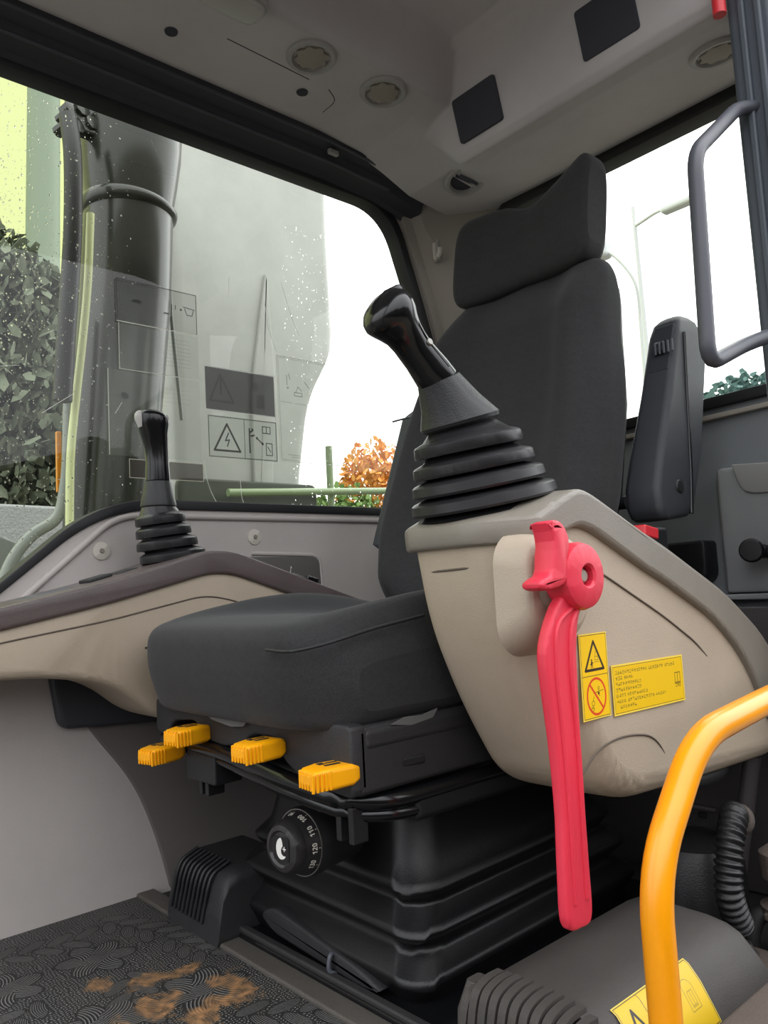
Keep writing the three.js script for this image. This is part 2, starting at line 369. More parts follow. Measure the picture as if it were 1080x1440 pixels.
// dark band above the side window, with ribs
{
  const g = structGroup('trim_1');
  const band = [];
  for (const x of [-0.3, 0.5, 1.2, 1.36, 1.44, 1.5]) {
    const dy = pwl(x, [[1.2, 0], [1.36, -0.01], [1.5, -0.04]]);
    band.push([[1.618, 0.004], [1.63, 0.014], [1.636, 0.03], [1.64, 0.05], [1.66, 0.058], [1.664, 0.075], [1.668, 0.098], [1.69, 0.098], [1.75, 0.05], [1.75, 0.002]].map(([y, z]) => V(x, y + dy, z)));
  }
  obj('band', toCreasedNormals(loft(band), 0.4), M.trimDark, g);
  obj('rib', pipe([[-0.3, 1.643, 0.05], [1.2, 1.643, 0.05], [1.38, 1.63, 0.05]], 0.004, 0.02, 8), M.tube, g);
  obj('rib', pipe([[-0.3, 1.669, 0.092], [1.15, 1.669, 0.092], [1.33, 1.655, 0.092]], 0.004, 0.02, 8), M.tube, g);
}
// corner pillar trim between the side window and the back wall
{
  const rows = [];
  for (const y of [0.7, 0.9, 1.1, 1.2, 1.3, 1.4, 1.5, 1.56, 1.605, 1.66]) {
    const xw = pwl(y, [[0.76, 1.615], [1.0, 1.632], [1.26, 1.575], [1.45, 1.51], [1.622, 1.45]]) + 0.0;
    const row = [[xw, -0.002], [xw + 0.004, 0.012], [xw + 0.03, 0.018], [xw + 0.036, 0.028]];
    for (let i = 0; i <= 6; i++) { const t = i / 6; row.push([lerp(xw + 0.045, 1.655, t), lerp(0.045, 0.19, t) - 0.02 * Math.sin(Math.PI * t)]); }
    row.push([1.67, 0.195], [1.67, -0.002]);
    rows.push(row.map(([x, z]) => V(x, y, z)));
  }
  struct('trim_2', toCreasedNormals(loft(rows), 0.5), M.pillar);
}
// door pillar at the right edge
{
  const g = structGroup('trim_3');
  obj('pillar_body', rbox(1.325, 1.45, 0.0, 1.86, 0.985, 1.06, 0.012), M.doorPillar, g);
  for (const [x, z] of [[1.3225, 1.012], [1.3225, 1.038]]) obj('rib', rbox(x - 0.006, x + 0.006, 0.45, 1.84, z - 0.006, z + 0.006, 0.004), M.doorPillar, g);
}
struct('wall_left', [rbox(1.45, 1.72, -0.08, 0.9, 1.01, 1.06, 0.008)], M.rearGrey);
struct('trim_4', [rbox(-0.3, 1.35, 1.78, 1.88, 1.0, 1.06, 0.01)], M.doorPillar);
struct('trim_5', [rbox(-0.3, -0.24, -0.08, 1.86, -0.06, 0.02, 0.01), rbox(-0.3, -0.24, -0.08, 1.86, 0.98, 1.06, 0.01)], M.doorPillar);
struct('trim_6', [rbox(0.78, 1.45, -0.08, 0.105, 1.08, 1.18, 0.006)], M.grime);
// floor mat, with its flower relief
{
  const m = new THREE.MeshStandardMaterial({ color: 0xffffff, roughness: 0.62, side: THREE.DoubleSide });
  const S = 1400, petals = [];
  const flower = (cx, cy, k, rot) => { for (let i = 0; i < 6; i++) { const a = rot + i / 6 * 6.283; petals.push([cx + Math.cos(a) * 0.03 * k, cy + Math.sin(a) * 0.03 * k, 0.03 * k, 0.018 * k, a]); } petals.push([cx, cy, 0.016 * k, 0.016 * k, 0]); };
  const leafs = (cx, cy, k, rot) => { for (let i = 0; i < 7; i++) { const t = i / 6 - 0.2, s = i % 2 ? 1 : -1; petals.push([cx + Math.cos(rot) * t * 0.13 * k - Math.sin(rot) * s * 0.018, cy + Math.sin(rot) * t * 0.13 * k + Math.cos(rot) * s * 0.018, 0.026 * k, 0.011 * k, rot + s * 0.7]); } };
  // texture covers x -0.3..0.66 (u) and z 0..1.06 (v)
  const X0 = -0.3, XW = 0.96, ZW = 1.06;
  flower(0.5, 0.2, 1.0, 0.3); leafs(0.58, 0.1, 1, 1.2); leafs(0.42, 0.09, 1, 0.2); flower(0.36, 0.2, 1, 0.8); flower(0.57, 0.42, 1.1, 0.1); leafs(0.5, 0.33, 1, 1.9); leafs(0.62, 0.25, 0.9, 1.4); flower(0.43, 0.4, 1, 0.5); leafs(0.6, 0.55, 1, 0.7); flower(0.3, 0.42, 1, 0); leafs(0.35, 0.3, 1, 2.4); flower(0.5, 0.62, 1, 0.9);
  const dirt = [[0.535, 0.335, 0.045, 0.03], [0.56, 0.345, 0.04, 0.02], [0.61, 0.45, 0.04, 0.05], [0.5, 0.42, 0.05, 0.05], [0.56, 0.47, 0.05, 0.04], [0.47, 0.29, 0.03, 0.02]];
  const bump = new Uint8Array(S * S), col = document.createElement('canvas'); col.width = col.height = S;
  const ctx = col.getContext('2d'), im = ctx.createImageData(S, S);
  for (let j = 0; j < S; j++) for (let i = 0; i < S; i++) {
    const x = X0 + i / S * XW, z = j / S * ZW;
    let inside = 0, edge = 0, phase = 0;
    for (const [px, pz, a, b, rot] of petals) {
      const dx = x - px, dz = z - pz; if (Math.abs(dx) > a + 0.01 || Math.abs(dz) > a + 0.01) continue;
      const u = (dx * Math.cos(rot) + dz * Math.sin(rot)) / a, v = (-dx * Math.sin(rot) + dz * Math.cos(rot)) / b, q = u * u + v * v;
      if (q < 1) { inside = 1; phase = v * 7 + u * u * 4; } else if (q < 1.35) edge = 1;
    }
    const n = pnoise(i / S, j / S, 120, 41), worm = Math.sin((z * 1100 + 3.5 * n + Math.sin(x * 800 + n * 4) * 1.4)) ;
    let h = inside ? 0.55 + 0.45 * Math.sin(phase * 3.3) : edge ? 0.1 : 0.35 + 0.3 * worm * (0.5 + 0.5 * Math.sin(x * 1300 + 6 * n));
    let d = 0;
    for (const [px, pz, a, b] of dirt) { const q = Math.hypot((x - px) / a, (z - pz) / b) + 0.9 * (pnoise(i / S, j / S, 40, 43) - 0.5) + 0.5 * (pnoise(i / S, j / S, 140, 44) - 0.5); d = Math.max(d, 1 - sm(q, 0.5, 1.05)); }
    h = h * (1 - 0.6 * d) + 0.25 * d * n;
    bump[j * S + i] = clamp(h, 0, 1) * 255;
    const base = 26 + 150 * (inside ? 0.8 * Math.pow(Math.max(0, Math.sin(phase * 3.3)), 2) : edge ? 0 : 0.95 * Math.pow(Math.max(0, worm), 2) * sm(Math.sin(x * 1300 + 6 * n), -0.6, 0.4)) + 14 * pnoise(i / S, j / S, 12, 45), dust = 0.18 * pnoise(i / S, j / S, 25, 46);
    const o = (j * S + i) * 4, k = clamp(d * (0.55 + 0.5 * n), 0, 1);
    const rgb = [lerp(base, 120, dust), lerp(base, 112, dust), lerp(base * 0.98, 104, dust)];
    im.data[o] = lerp(rgb[0], 128 + 40 * n, k); im.data[o + 1] = lerp(rgb[1], 94 + 32 * n, k); im.data[o + 2] = lerp(rgb[2], 62 + 24 * n, k); im.data[o + 3] = 255;
  }
  ctx.putImageData(im, 0, 0);
  m.map = new THREE.CanvasTexture(col); m.map.colorSpace = THREE.SRGBColorSpace; m.map.flipY = false; m.map.magFilter = THREE.LinearFilter; m.map.anisotropy = 8;
  const bd = new Uint8Array(S * S * 4); for (let k = 0; k < S * S; k++) { bd[k * 4] = bd[k * 4 + 1] = bd[k * 4 + 2] = bump[k]; bd[k * 4 + 3] = 255; }
  m.bumpMap = new THREE.DataTexture(bd, S, S); m.bumpMap.magFilter = THREE.LinearFilter; m.bumpMap.needsUpdate = true; m.bumpScale = 0.0016;
  const g = rbox(X0, X0 + XW, -0.002, 0.006, 0.0, ZW, 0.002), p = g.attributes.position, uv = new Float32Array(p.count * 2);
  for (let i = 0; i < p.count; i++) { uv[i * 2] = (p.getX(i) - X0) / XW; uv[i * 2 + 1] = p.getZ(i) / ZW; }
  g.setAttribute('uv', new THREE.BufferAttribute(uv, 2));
  tag(obj('floor_mat', g, m, null, true), 'black rubber floor mat with raised flower pattern and brown mud', 'floor mat');
}

// ================================================================== THE SEAT
{
  const seat = thing('operator_seat', 'black fabric operator seat with headrest on rubber bellows between two consoles', 'seat', [0.9, 0, 0.49]);
  const CZ = 0.49, HW = 0.262;
  // cushion: profiles in x-y, swept across z
  {
    const rows = [], N = 44;
    for (let i = 0; i <= N; i++) {
      const t = i / N, u = 0.994 * Math.sin((t - 0.5) * Math.PI), z = 0.4835 + u * 0.269, e = Math.abs(u);
      const round = Math.sqrt(Math.max(0, 1 - Math.pow(e, 12)));
      const xf = 0.548 + 0.075 * Math.pow(e, 6), bol = 0.05 * Math.exp(-Math.pow((e - 0.86) / 0.2, 2));
      const prof = [];
      // bottom, from back to front, then the front face, then the top back
      const bottom = 0.392 + 0.035 * (1 - round), h = (v) => bottom + (v - bottom) * (0.35 + 0.65 * round);
      const pts = [[1.14, 0.42], [0.95, 0.4], [0.75, 0.393], [xf + 0.06, 0.392], [xf + 0.024, 0.398], [xf + 0.012, 0.423], [xf + 0.002, 0.46], [xf, 0.488], [xf + 0.003, 0.511], [xf + 0.014, 0.525], [xf + 0.045, 0.533 + bol * 0.1], [xf + 0.1, 0.537 + bol * 0.3], [0.78, 0.533 + bol * 0.75], [0.9, 0.526 + bol], [1.02, 0.522 + bol * 0.7], [1.12, 0.52]];
      pts.forEach(([x, y]) => prof.push(V(x, y < 0.42 ? Math.max(y, bottom) : h(y), z)));
      const cv = new THREE.CatmullRomCurve3(prof, true, 'centripetal');
      rows.push(cv.getPoints(72).slice(0, 72));
    }
    const c = obj('cushion', loft(rows), M.fabric, seat);
    obj('seam', [pipe([[0.546, 0.5, 0.66], [0.55, 0.499, 0.71], [0.578, 0.505, 0.736], [0.65, 0.519, 0.748], [0.74, 0.53, 0.749]], 0.0022, 0.02, 6, true), pipe([[0.633, 0.49, 0.2285], [0.6, 0.492, 0.234], [0.572, 0.491, 0.252]], 0.0018, 0.02, 6, true)], M.seal, c);
  }
  // backrest: horizontal sections up the reclined spine
  const xFront = (y) => pwl(y, [[0.5, 1.075], [0.6, 1.11], [0.7, 1.145], [0.85, 1.2], [1.0, 1.255], [1.1, 1.292], [1.26, 1.35]]);
  {
    const ws = [[0.5, 0.2], [0.56, 0.235], [0.62, 0.258], [0.69, 0.276], [0.77, 0.274], [0.86, 0.268], [0.95, 0.255], [1.03, 0.236], [1.09, 0.226], [1.14, 0.217], [1.18, 0.206], [1.208, 0.188], [1.226, 0.155], [1.236, 0.09], [1.238, 0.02]];
    const wcurve = new THREE.CatmullRomCurve3(ws.map(([y, w]) => V(y, w, 0)), false, 'centripetal');
    const rows = [], M2 = 56;
    for (let i = 0; i <= M2; i++) {
      const p = wcurve.getPoint(i / M2), y = p.x, w = p.y, top = 1 - sm(y, 1.1, 1.24), b = 0.065 * sm(y, 0.5, 0.6) * (0.35 + 0.65 * top), d = 0.11 * (0.3 + 0.7 * top) * (0.6 + 0.4 * sm(y, 0.5, 0.6)), row = [];
      const xf = xFront(y) + 0.035 * (1 - top);
      for (let j = 0; j < 72; j++) {
        const a = j / 72 * Math.PI * 2, ca = Math.cos(a), sa = Math.sin(a), u = Math.sign(ca) * Math.pow(Math.abs(ca), 0.55), v = Math.sign(sa) * Math.pow(Math.abs(sa), 0.6);
        const bow = b * (Math.exp(-Math.pow((Math.abs(u) - 0.84) / 0.26, 2)) - 0.05);
        row.push(V(xf + d / 2 + v * d / 2 - (v < 0 ? -v : 0) * bow, y, CZ + u * w));
      }
      rows.push(row);
    }
    obj('backrest', loft(rows), M.fabric, seat);
    // rear shell
    const shell = [];
    for (const y of [0.5, 0.56, 0.7, 0.9, 1.05, 1.13, 1.17]) { const w = pwl(y, ws) - 0.035, x = xFront(y); shell.push(loopXZ(x + 0.1, x + 0.155, CZ - w, CZ + w, 0.04, y)); }
    obj('back_shell', loft(shell), M.black, seat);
  }
  // headrest with a dipped top
  {
    const rows = [], N = 40;
    for (let i = 0; i <= N; i++) {
      const u = Math.sin((i / N - 0.5) * Math.PI), z = CZ + u * 0.185, e = Math.abs(u), k = Math.sqrt(Math.max(0, 1 - Math.pow(0.995 * e, 14)));
      const top = pwl(u, [[-1, 1.432], [-0.5, 1.432], [-0.3, 1.425], [-0.1, 1.408], [0.06, 1.4], [0.2, 1.406], [0.55, 1.43], [0.88, 1.456], [1, 1.456]]), bot = 1.212 - 0.012 * e, my = (top + bot) / 2, hy = (top - bot) / 2 * (0.55 + 0.45 * k), row = [];
      const thick = 0.045 * (0.45 + 0.55 * k);
      for (let j = 0; j < 48; j++) {
        const a = j / 48 * Math.PI * 2, ca = Math.cos(a), sa = Math.sin(a), v = Math.sign(ca) * Math.pow(Math.abs(ca), 0.5), w = Math.sign(sa) * Math.pow(Math.abs(sa), 0.6);
        const y = my + w * hy; row.push(V(1.345 + (y - 1.3) * 0.18 + 0.05 - 0.02 * e * e + v * thick - (v < 0 ? 0.012 * e : 0), y, z));
      }
      rows.push(row);
    }
    obj('headrest', loft(rows), M.fabric, seat);
    for (const z of [0.42, 0.56]) obj('headrest_post', pipe([[1.38, 1.18, z], [1.405, 1.29, z]], 0.008), M.steel, seat);
  }
  // seat pan under the cushion, with the scalloped front and side skirt
  {
    const s = shape([[0.225, 0.405, 0.01], [0.225, 0.35, 0.012], [0.26, 0.343, 0.012], [0.29, 0.372, 0.012], [0.36, 0.378, 0.012], [0.405, 0.352, 0.012], [0.45, 0.348, 0.015], [0.5, 0.355, 0.012], [0.53, 0.374, 0.012], [0.585, 0.376, 0.012], [0.61, 0.345, 0.015], [0.66, 0.325, 0.012], [0.753, 0.318, 0.012], [0.753, 0.405, 0.01]], 0.005);
    const pan = obj('seat_pan', [extrX(s, 0.6, 0.625, 0.004), rbox(0.61, 1.15, 0.318, 0.402, 0.735, 0.753, 0.008), rbox(0.61, 1.15, 0.318, 0.402, 0.22, 0.24, 0.008), rbox(0.62, 1.15, 0.37, 0.4, 0.23, 0.755, 0.01)], M.panBlack, seat);
    const torn = [[0.42, 0.397], [0.44, 0.404], [0.455, 0.397], [0.49, 0.405], [0.515, 0.401], [0.535, 0.408], [0.53, 0.392], [0.52, 0.385], [0.49, 0.382], [0.44, 0.388]];
    obj('torn_fabric', turned(extrX(shape(torn, 0.002), 0.59, 0.592), [0.59, 0.395, 0.48], [0, 1, 0], 0.06), mat('#6d6c69', 0.9), pan);
    obj('torn_fabric', extr(shape([[0.665, 0.398], [0.69, 0.404], [0.72, 0.402], [0.75, 0.407], [0.74, 0.396], [0.70, 0.392]], 0.002), 0.7535, 0.755), mat('#5f5f5d', 0.9), pan);
    obj('frame_rail', [pipe([[0.612, 0.34, 0.24], [0.604, 0.338, 0.45], [0.607, 0.318, 0.62], [0.618, 0.308, 0.71], [0.67, 0.302, 0.745], [1.1, 0.3, 0.745]], 0.012, 0.05, 14), pipe([[0.617, 0.325, 0.3], [0.61, 0.322, 0.45], [0.612, 0.3, 0.62], [0.63, 0.288, 0.715], [0.68, 0.284, 0.745], [1.1, 0.284, 0.745]], 0.009, 0.05, 12)], M.blackGloss, seat);
    obj('slide_block', [rbox(0.6, 0.65, 0.285, 0.33, 0.33, 0.42, 0.004), rbox(0.61, 0.64, 0.262, 0.3, 0.35, 0.36, 0.002), rbox(0.61, 0.64, 0.262, 0.3, 0.37, 0.38, 0.002), rbox(0.62, 0.645, 0.255, 0.3, 0.69, 0.7, 0.002), rbox(0.62, 0.645, 0.255, 0.3, 0.715, 0.725, 0.002)], M.black, seat);
  }
  // four adjusting levers with yellow caps
  for (const [x, y, z, turn, tilt] of [[0.566, 0.329, 0.318, 0.25, 0.0], [0.573, 0.364, 0.395, 0.2, 0.02], [0.57, 0.366, 0.598, 0.1, 0.0], [0.583, 0.349, 0.733, -0.08, 0.0]]) {
    const lv = obj('lever', turned(rbox(x + 0.02, x + 0.14, y - 0.008, y + 0.004, z - 0.012, z + 0.012, 0.003), [x, y, z], [0, 1, 0], turn), M.black, seat);
    const rows = [];
    for (const [dx, w, t0, t1] of [[-0.036, 0.012, -0.004, 0.006], [-0.034, 0.017, -0.009, 0.009], [-0.028, 0.021, -0.0125, 0.0115], [-0.01, 0.023, -0.0135, 0.013], [0.02, 0.022, -0.013, 0.0125], [0.03, 0.019, -0.01, 0.01], [0.033, 0.014, -0.006, 0.006]]) {
      const l = loopXZ(-w, w, t0, t1, 0.006, 0, 4).map((p) => V(x + dx, y + p.z, z + p.x)); rows.push(l);
    }
    const cap = obj('lever_cap', turned(loft(rows), [x, y, z], [0, 1, 0], turn), M.yellowCap, lv);
    const ribs = [];
    for (let k = -2; k <= 2; k++) ribs.push(turned(rbox(x - 0.0365, x - 0.02, y - 0.011, y + 0.0105, z + k * 0.0062 - 0.0016, z + k * 0.0062 + 0.0016, 0.0014, 2), [x, y, z], [0, 1, 0], turn));
    for (let k = -2; k <= 2; k++) ribs.push(turned(rbox(x - 0.028 + k * 0.006, x - 0.024 + k * 0.006, y - 0.0115, y + 0.0105, z + 0.0205, z + 0.0235, 0.0012, 2), [x, y, z], [0, 1, 0], turn));
    obj('grip_ribs', ribs, M.yellowCap, cap);
    obj('printed_symbol', [turned(rbox(x - 0.012, x - 0.004, y + 0.0128, y + 0.0136, z - 0.013, z - 0.004, 0.0003, 1), [x, y, z], [0, 1, 0], turn), turned(rbox(x - 0.002, x + 0.014, y + 0.0128, y + 0.0136, z - 0.009, z - 0.006, 0.0003, 1), [x, y, z], [0, 1, 0], turn), turned(rbox(x - 0.01, x + 0.012, y + 0.0128, y + 0.0136, z + 0.001, z + 0.006, 0.0003, 1), [x, y, z], [0, 1, 0], turn)], M.seal, cap);
  }
  // suspension bellows
  {
    const rows = [];
    for (const [y, e] of [[0.02, 0.005], [0.05, 0.02], [0.058, 0.024], [0.066, 0.02], [0.078, -0.002], [0.088, -0.006], [0.098, 0.002], [0.108, 0.012], [0.114, 0.014], [0.121, 0.008], [0.134, -0.012], [0.142, -0.014], [0.152, -0.006], [0.16, -0.003], [0.168, -0.01], [0.185, -0.024], [0.23, -0.034], [0.262, -0.04], [0.264, -0.05], [0.31, -0.052]]) {
      const loop = loopXZ(0.735 - e, 1.24 + e, 0.265 - e, 0.705 + e, 0.05, y, 8);
      loop.forEach((p) => { p.y += y < 0.18 ? 0.012 * Math.sin((p.z - 0.3) * 9) * (p.x < 0.75 ? 1 : 0) - 0.006 * (p.x < 0.8 && p.z > 0.66 ? 1 : 0) : 0; });
      rows.push(loop);
    }
    obj('bellows', loft(rows), M.bellows, seat);
    obj('upper_plate', [rbox(0.7, 1.2, 0.268, 0.31, 0.25, 0.755, 0.012)], M.black, seat);
    const base = obj('base_plate', [rbox(0.69, 1.3, -0.001, 0.02, 0.18, 0.775, 0.006)], M.blackGloss, seat);
    obj('base_rail', [rbox(0.69, 0.705, 0.018, 0.028, 0.3, 0.78, 0.004)], M.darkSteel, base);
    obj('wire_hook', pipe([[0.712, 0.048, 0.555], [0.702, 0.05, 0.556], [0.697, 0.04, 0.557], [0.697, 0.03, 0.558], [0.705, 0.024, 0.562]], 0.0035, 0.01, 8, true), M.tube, base);
    obj('lower_pan', extrX(shape([[0.36, 0.055, 0.02], [0.4, 0.075, 0.02], [0.62, 0.045, 0.02], [0.66, 0.03, 0.01], [0.62, 0.022, 0.02], [0.4, 0.035, 0.02]], 0.01), 0.705, 0.73, 0.004), M.panBlack, base);
  }
  // ribbed cover at the far front corner of the base
  {
    const rows = [];
    for (const [x, top] of [[0.664, 0.05], [0.668, 0.09], [0.678, 0.108], [0.7, 0.116], [0.8, 0.116]]) rows.push(loopXZ(0.142, 0.322, 0.0, top, 0.018, 0, 5).map((p) => V(x + (0.116 - p.z) * -0.12, p.z, p.x)));
    const foot = obj('base_cover', loft(rows), M.panBlack, seat);
    for (let k = 0; k < 9; k++) { const z = 0.168 + k * 0.0138; obj('rib', pipe([[0.652, 0.03, z - 0.012], [0.659, 0.088, z], [0.668, 0.108, z], [0.7, 0.121, z + 0.002]], 0.0035, 0.02, 6), M.black, foot); }
  }
  // weight dial
  {
    const c = [0.64, 0.221, 0.567], DIAL0 = 470 - 190 * 7 + 4096, DIALS = 190;
    const ax = [-1, 0.02, 0.12], o = V(...ax).normalize();
    const dl = (q, ...w) => lathe(q.map(([rr_, h]) => [rr_ * 0.9, h * 0.9]), ...w);
    const dial = obj('weight_dial', dl([[0.0, -0.11], [0.046, -0.11], [0.05, -0.05], [0.053, -0.018], [0.05, -0.012], [0.0, -0.012]], c, ax), M.seal, seat);
    obj('dial_ring', dl([[0.0505, -0.0125], [0.0505, -0.0105], [0.049, -0.0105], [0.049, -0.0125]], c, ax), M.steel, dial);
    // numbered collar: printed strip round the taper
    const q = new THREE.Quaternion().setFromUnitVectors(V(0, 1, 0), o), pos = [], uv = [], idx = [], n = 64;
    for (let j = 0; j <= n; j++) for (const [r, h, v] of [[0.0485 * 0.9, -0.0115 * 0.9, 0], [0.0395 * 0.9, 0.0105 * 0.9, 1]]) { const a = j / n * Math.PI * 2, p = V(Math.cos(a) * r, h, Math.sin(a) * r).applyQuaternion(q); pos.push(p.x + c[0], p.y + c[1], p.z + c[2]); uv.push(1 - j / n, v); }
    for (let j = 0; j < n; j++) { const a = j * 2; idx.push(a, a + 1, a + 2, a + 2, a + 1, a + 3); }
    const g = new THREE.BufferGeometry(); g.setAttribute('position', new THREE.Float32BufferAttribute(pos, 3)); g.setAttribute('uv', new THREE.Float32BufferAttribute(uv, 2)); g.setIndex(idx); g.computeVertexNormals();
    const t = canvasTex(2048, 160, (x, w, h) => {
      x.fillStyle = '#262526'; x.fillRect(0, 0, w, h); x.fillStyle = '#d9d4c8'; x.strokeStyle = '#bdb8ae'; x.font = 'bold 74px sans-serif'; x.textAlign = 'center'; x.textBaseline = 'middle';
      const nums = ['50', '60', '70', '80', '90', '100', '110', '120', '130'];
      nums.forEach((s, i) => { x.save(); x.translate(2048 - (DIAL0 + DIALS * i) % 2048, 88); x.fillText(s, 0, 0); x.restore(); x.fillRect(2048 - (DIAL0 + DIALS * i) % 2048 - 2, 132, 5, 22); });
    });
    obj('number_collar', g, new THREE.MeshStandardMaterial({ map: t, roughness: 0.35, side: THREE.DoubleSide }), dial, true);
    obj('dial_face', dl([[0.0395, 0.0103], [0.039, 0.018], [0.034, 0.027], [0.027, 0.0295], [0.024, 0.026], [0.0, 0.025]], c, ax), M.dial, dial);
    const u = V(0, 1, 0).sub(o.clone().multiplyScalar(o.y)).normalize(), w = u.clone().cross(o).normalize(), C = V(...c).addScaledVector(o, 0.0236);
    const at = (a, b) => C.clone().addScaledVector(w, a).addScaledVector(u, b).toArray(), k = 0.0153;
    const tf = canvasTex(256, 256, (x) => {
      x.fillStyle = '#1a1a1b'; x.fillRect(0, 0, 256, 256); x.fillStyle = '#e8e6e0';
      x.beginPath(); x.moveTo(120, 8); x.bezierCurveTo(10, 30, 10, 220, 110, 246); x.bezierCurveTo(150, 250, 190, 230, 200, 200); x.bezierCurveTo(130, 220, 90, 150, 150, 100); x.bezierCurveTo(150, 60, 140, 30, 120, 8); x.fill();
      x.font = 'bold 120px sans-serif'; x.textAlign = 'center'; x.fillText('+', 176, 170);
    });
    obj('emblem_disc', plate(at(-k, k), at(k, k), at(-k, -k), 0.0008), new THREE.MeshStandardMaterial({ map: tf, roughness: 0.4, side: THREE.DoubleSide }), dial, true);
  }
  // folded-up armrest on the door side of the backrest
  {
    const rowAt = (t) => { // t from the bottom (0) to the top (1)
      const xf = pwl(t, [[0, 1.278], [0.1, 1.262], [0.2, 1.275], [0.6, 1.352], [1, 1.42]]), xb = pwl(t, [[0, 1.385], [0.1, 1.41], [0.3, 1.455], [0.75, 1.515], [0.92, 1.515], [1, 1.49]]), y = lerp(0.66, 1.07, t);
      return { xf, xb, y, z0: 0.742, z1: pwl(t, [[0, 0.816], [0.35, 0.81], [1, 0.804]]) };
    };
    const rows = [];
    for (const [t, k] of [[0, 0.018], [0.004, 0.008], [0.02, 0.002], [0.06, 0], [0.15, 0], [0.3, 0], [0.45, 0], [0.6, 0], [0.75, 0], [0.9, 0], [0.96, 0.004], [0.985, 0.012], [0.996, 0.02], [1, 0.028]]) {
      const r = rowAt(t), l = loopXZ(r.xf + k, r.xb - k, r.z0 + k * 0.7, r.z1 - k * 0.7, 0.014, 0, 5); rows.push(l.map((p) => V(p.x, r.y + (p.x - r.xf) * 0.1, p.z)));
    }
    const arm = obj('armrest', loft(rows), M.armrest, seat);
    // side shell with its groove
    const gro = [[1.43, 1.03], [1.415, 0.92], [1.402, 0.82], [1.388, 0.74], [1.372, 0.675]].map(([x, y]) => [x, y, rowAt((y - 0.66) / 0.41).z1 + 0.0005]);
    obj('groove', pipe(gro, 0.004, 0.02, 8, true), M.blackGloss, arm);
    const a = rowAt(0.16);
    obj('bolt_cap', lathe([[0, 0.004], [0.011, 0.003], [0.013, 0], [0.013, -0.004]], [a.xf + 0.072, a.y - 0.002, a.z1], [0, 0, 1], 24), M.black, arm);
    const b = rowAt(0.82);
    const z0 = b.z0 + 0.014, z1 = b.z1 - 0.008;
    obj('dial_recess', turned(rbox(b.xf - 0.0015, b.xf + 0.02, b.y - 0.05, b.y + 0.055, z0, z1, 0.003), [b.xf, b.y, 0.78], [0, 0, 1], -0.385), mat('#2b2d33', 0.6), arm);
    const wheel = obj('thumb_wheel', rings([[[b.xf + 0.006, b.y, z0 + 0.012], 0.018], [[b.xf + 0.006, b.y, z1 - 0.012], 0.018]], 24), M.black, arm);
    const rb = []; for (let k = 0; k < 5; k++) rb.push(rbox(b.xf - 0.0145, b.xf - 0.0105, b.y - 0.012, b.y + 0.012, z0 + 0.014 + k * 0.0085, z0 + 0.018 + k * 0.0085, 0.0015, 2));
    obj('wheel_ribs', rb, M.tube, wheel);
    obj('armrest_pivot', [rings([[[1.27, 0.7, 0.69], 0.012], [[1.27, 0.7, 0.75], 0.012]], 20), rbox(1.235, 1.262, 0.64, 0.73, 0.715, 0.738, 0.01)], M.black, seat);
  }
  // armrest folded up on the far side, mostly hidden
  {
    const rows = [];
    for (const [t, k] of [[0, 0.01], [0.03, 0], [0.3, 0], [0.7, 0], [0.93, 0], [0.98, 0.012], [1, 0.028]]) { const y = lerp(0.66, 1.0, t), x = lerp(1.17, 1.3, t); rows.push(loopXZ(x + k, x + 0.13 - k, 0.135 + k, 0.205 - k, 0.02, y, 5)); }
    obj('armrest', loft(rows), M.armrest, seat);
    obj('piping', pipe([[1.265, 0.968, 0.14], [1.262, 0.966, 0.2], [1.3, 0.97, 0.208]], 0.0025, 0.01, 6), M.tube, seat);
  }
}
tag(obj('belt_buckle', [rbox(1.19, 1.265, 0.55, 0.648, 0.786, 0.826, 0.008)], M.black), 'black seat belt buckle with red release button beside the armrest', 'buckle');
obj('release_button', turned(rbox(1.187, 1.232, 0.63, 0.65, 0.79, 0.828, 0.004), [1.2, 0.65, 0.8], [0, 0, 1], -0.15), M.redPlain, scene.children[scene.children.length - 1]);

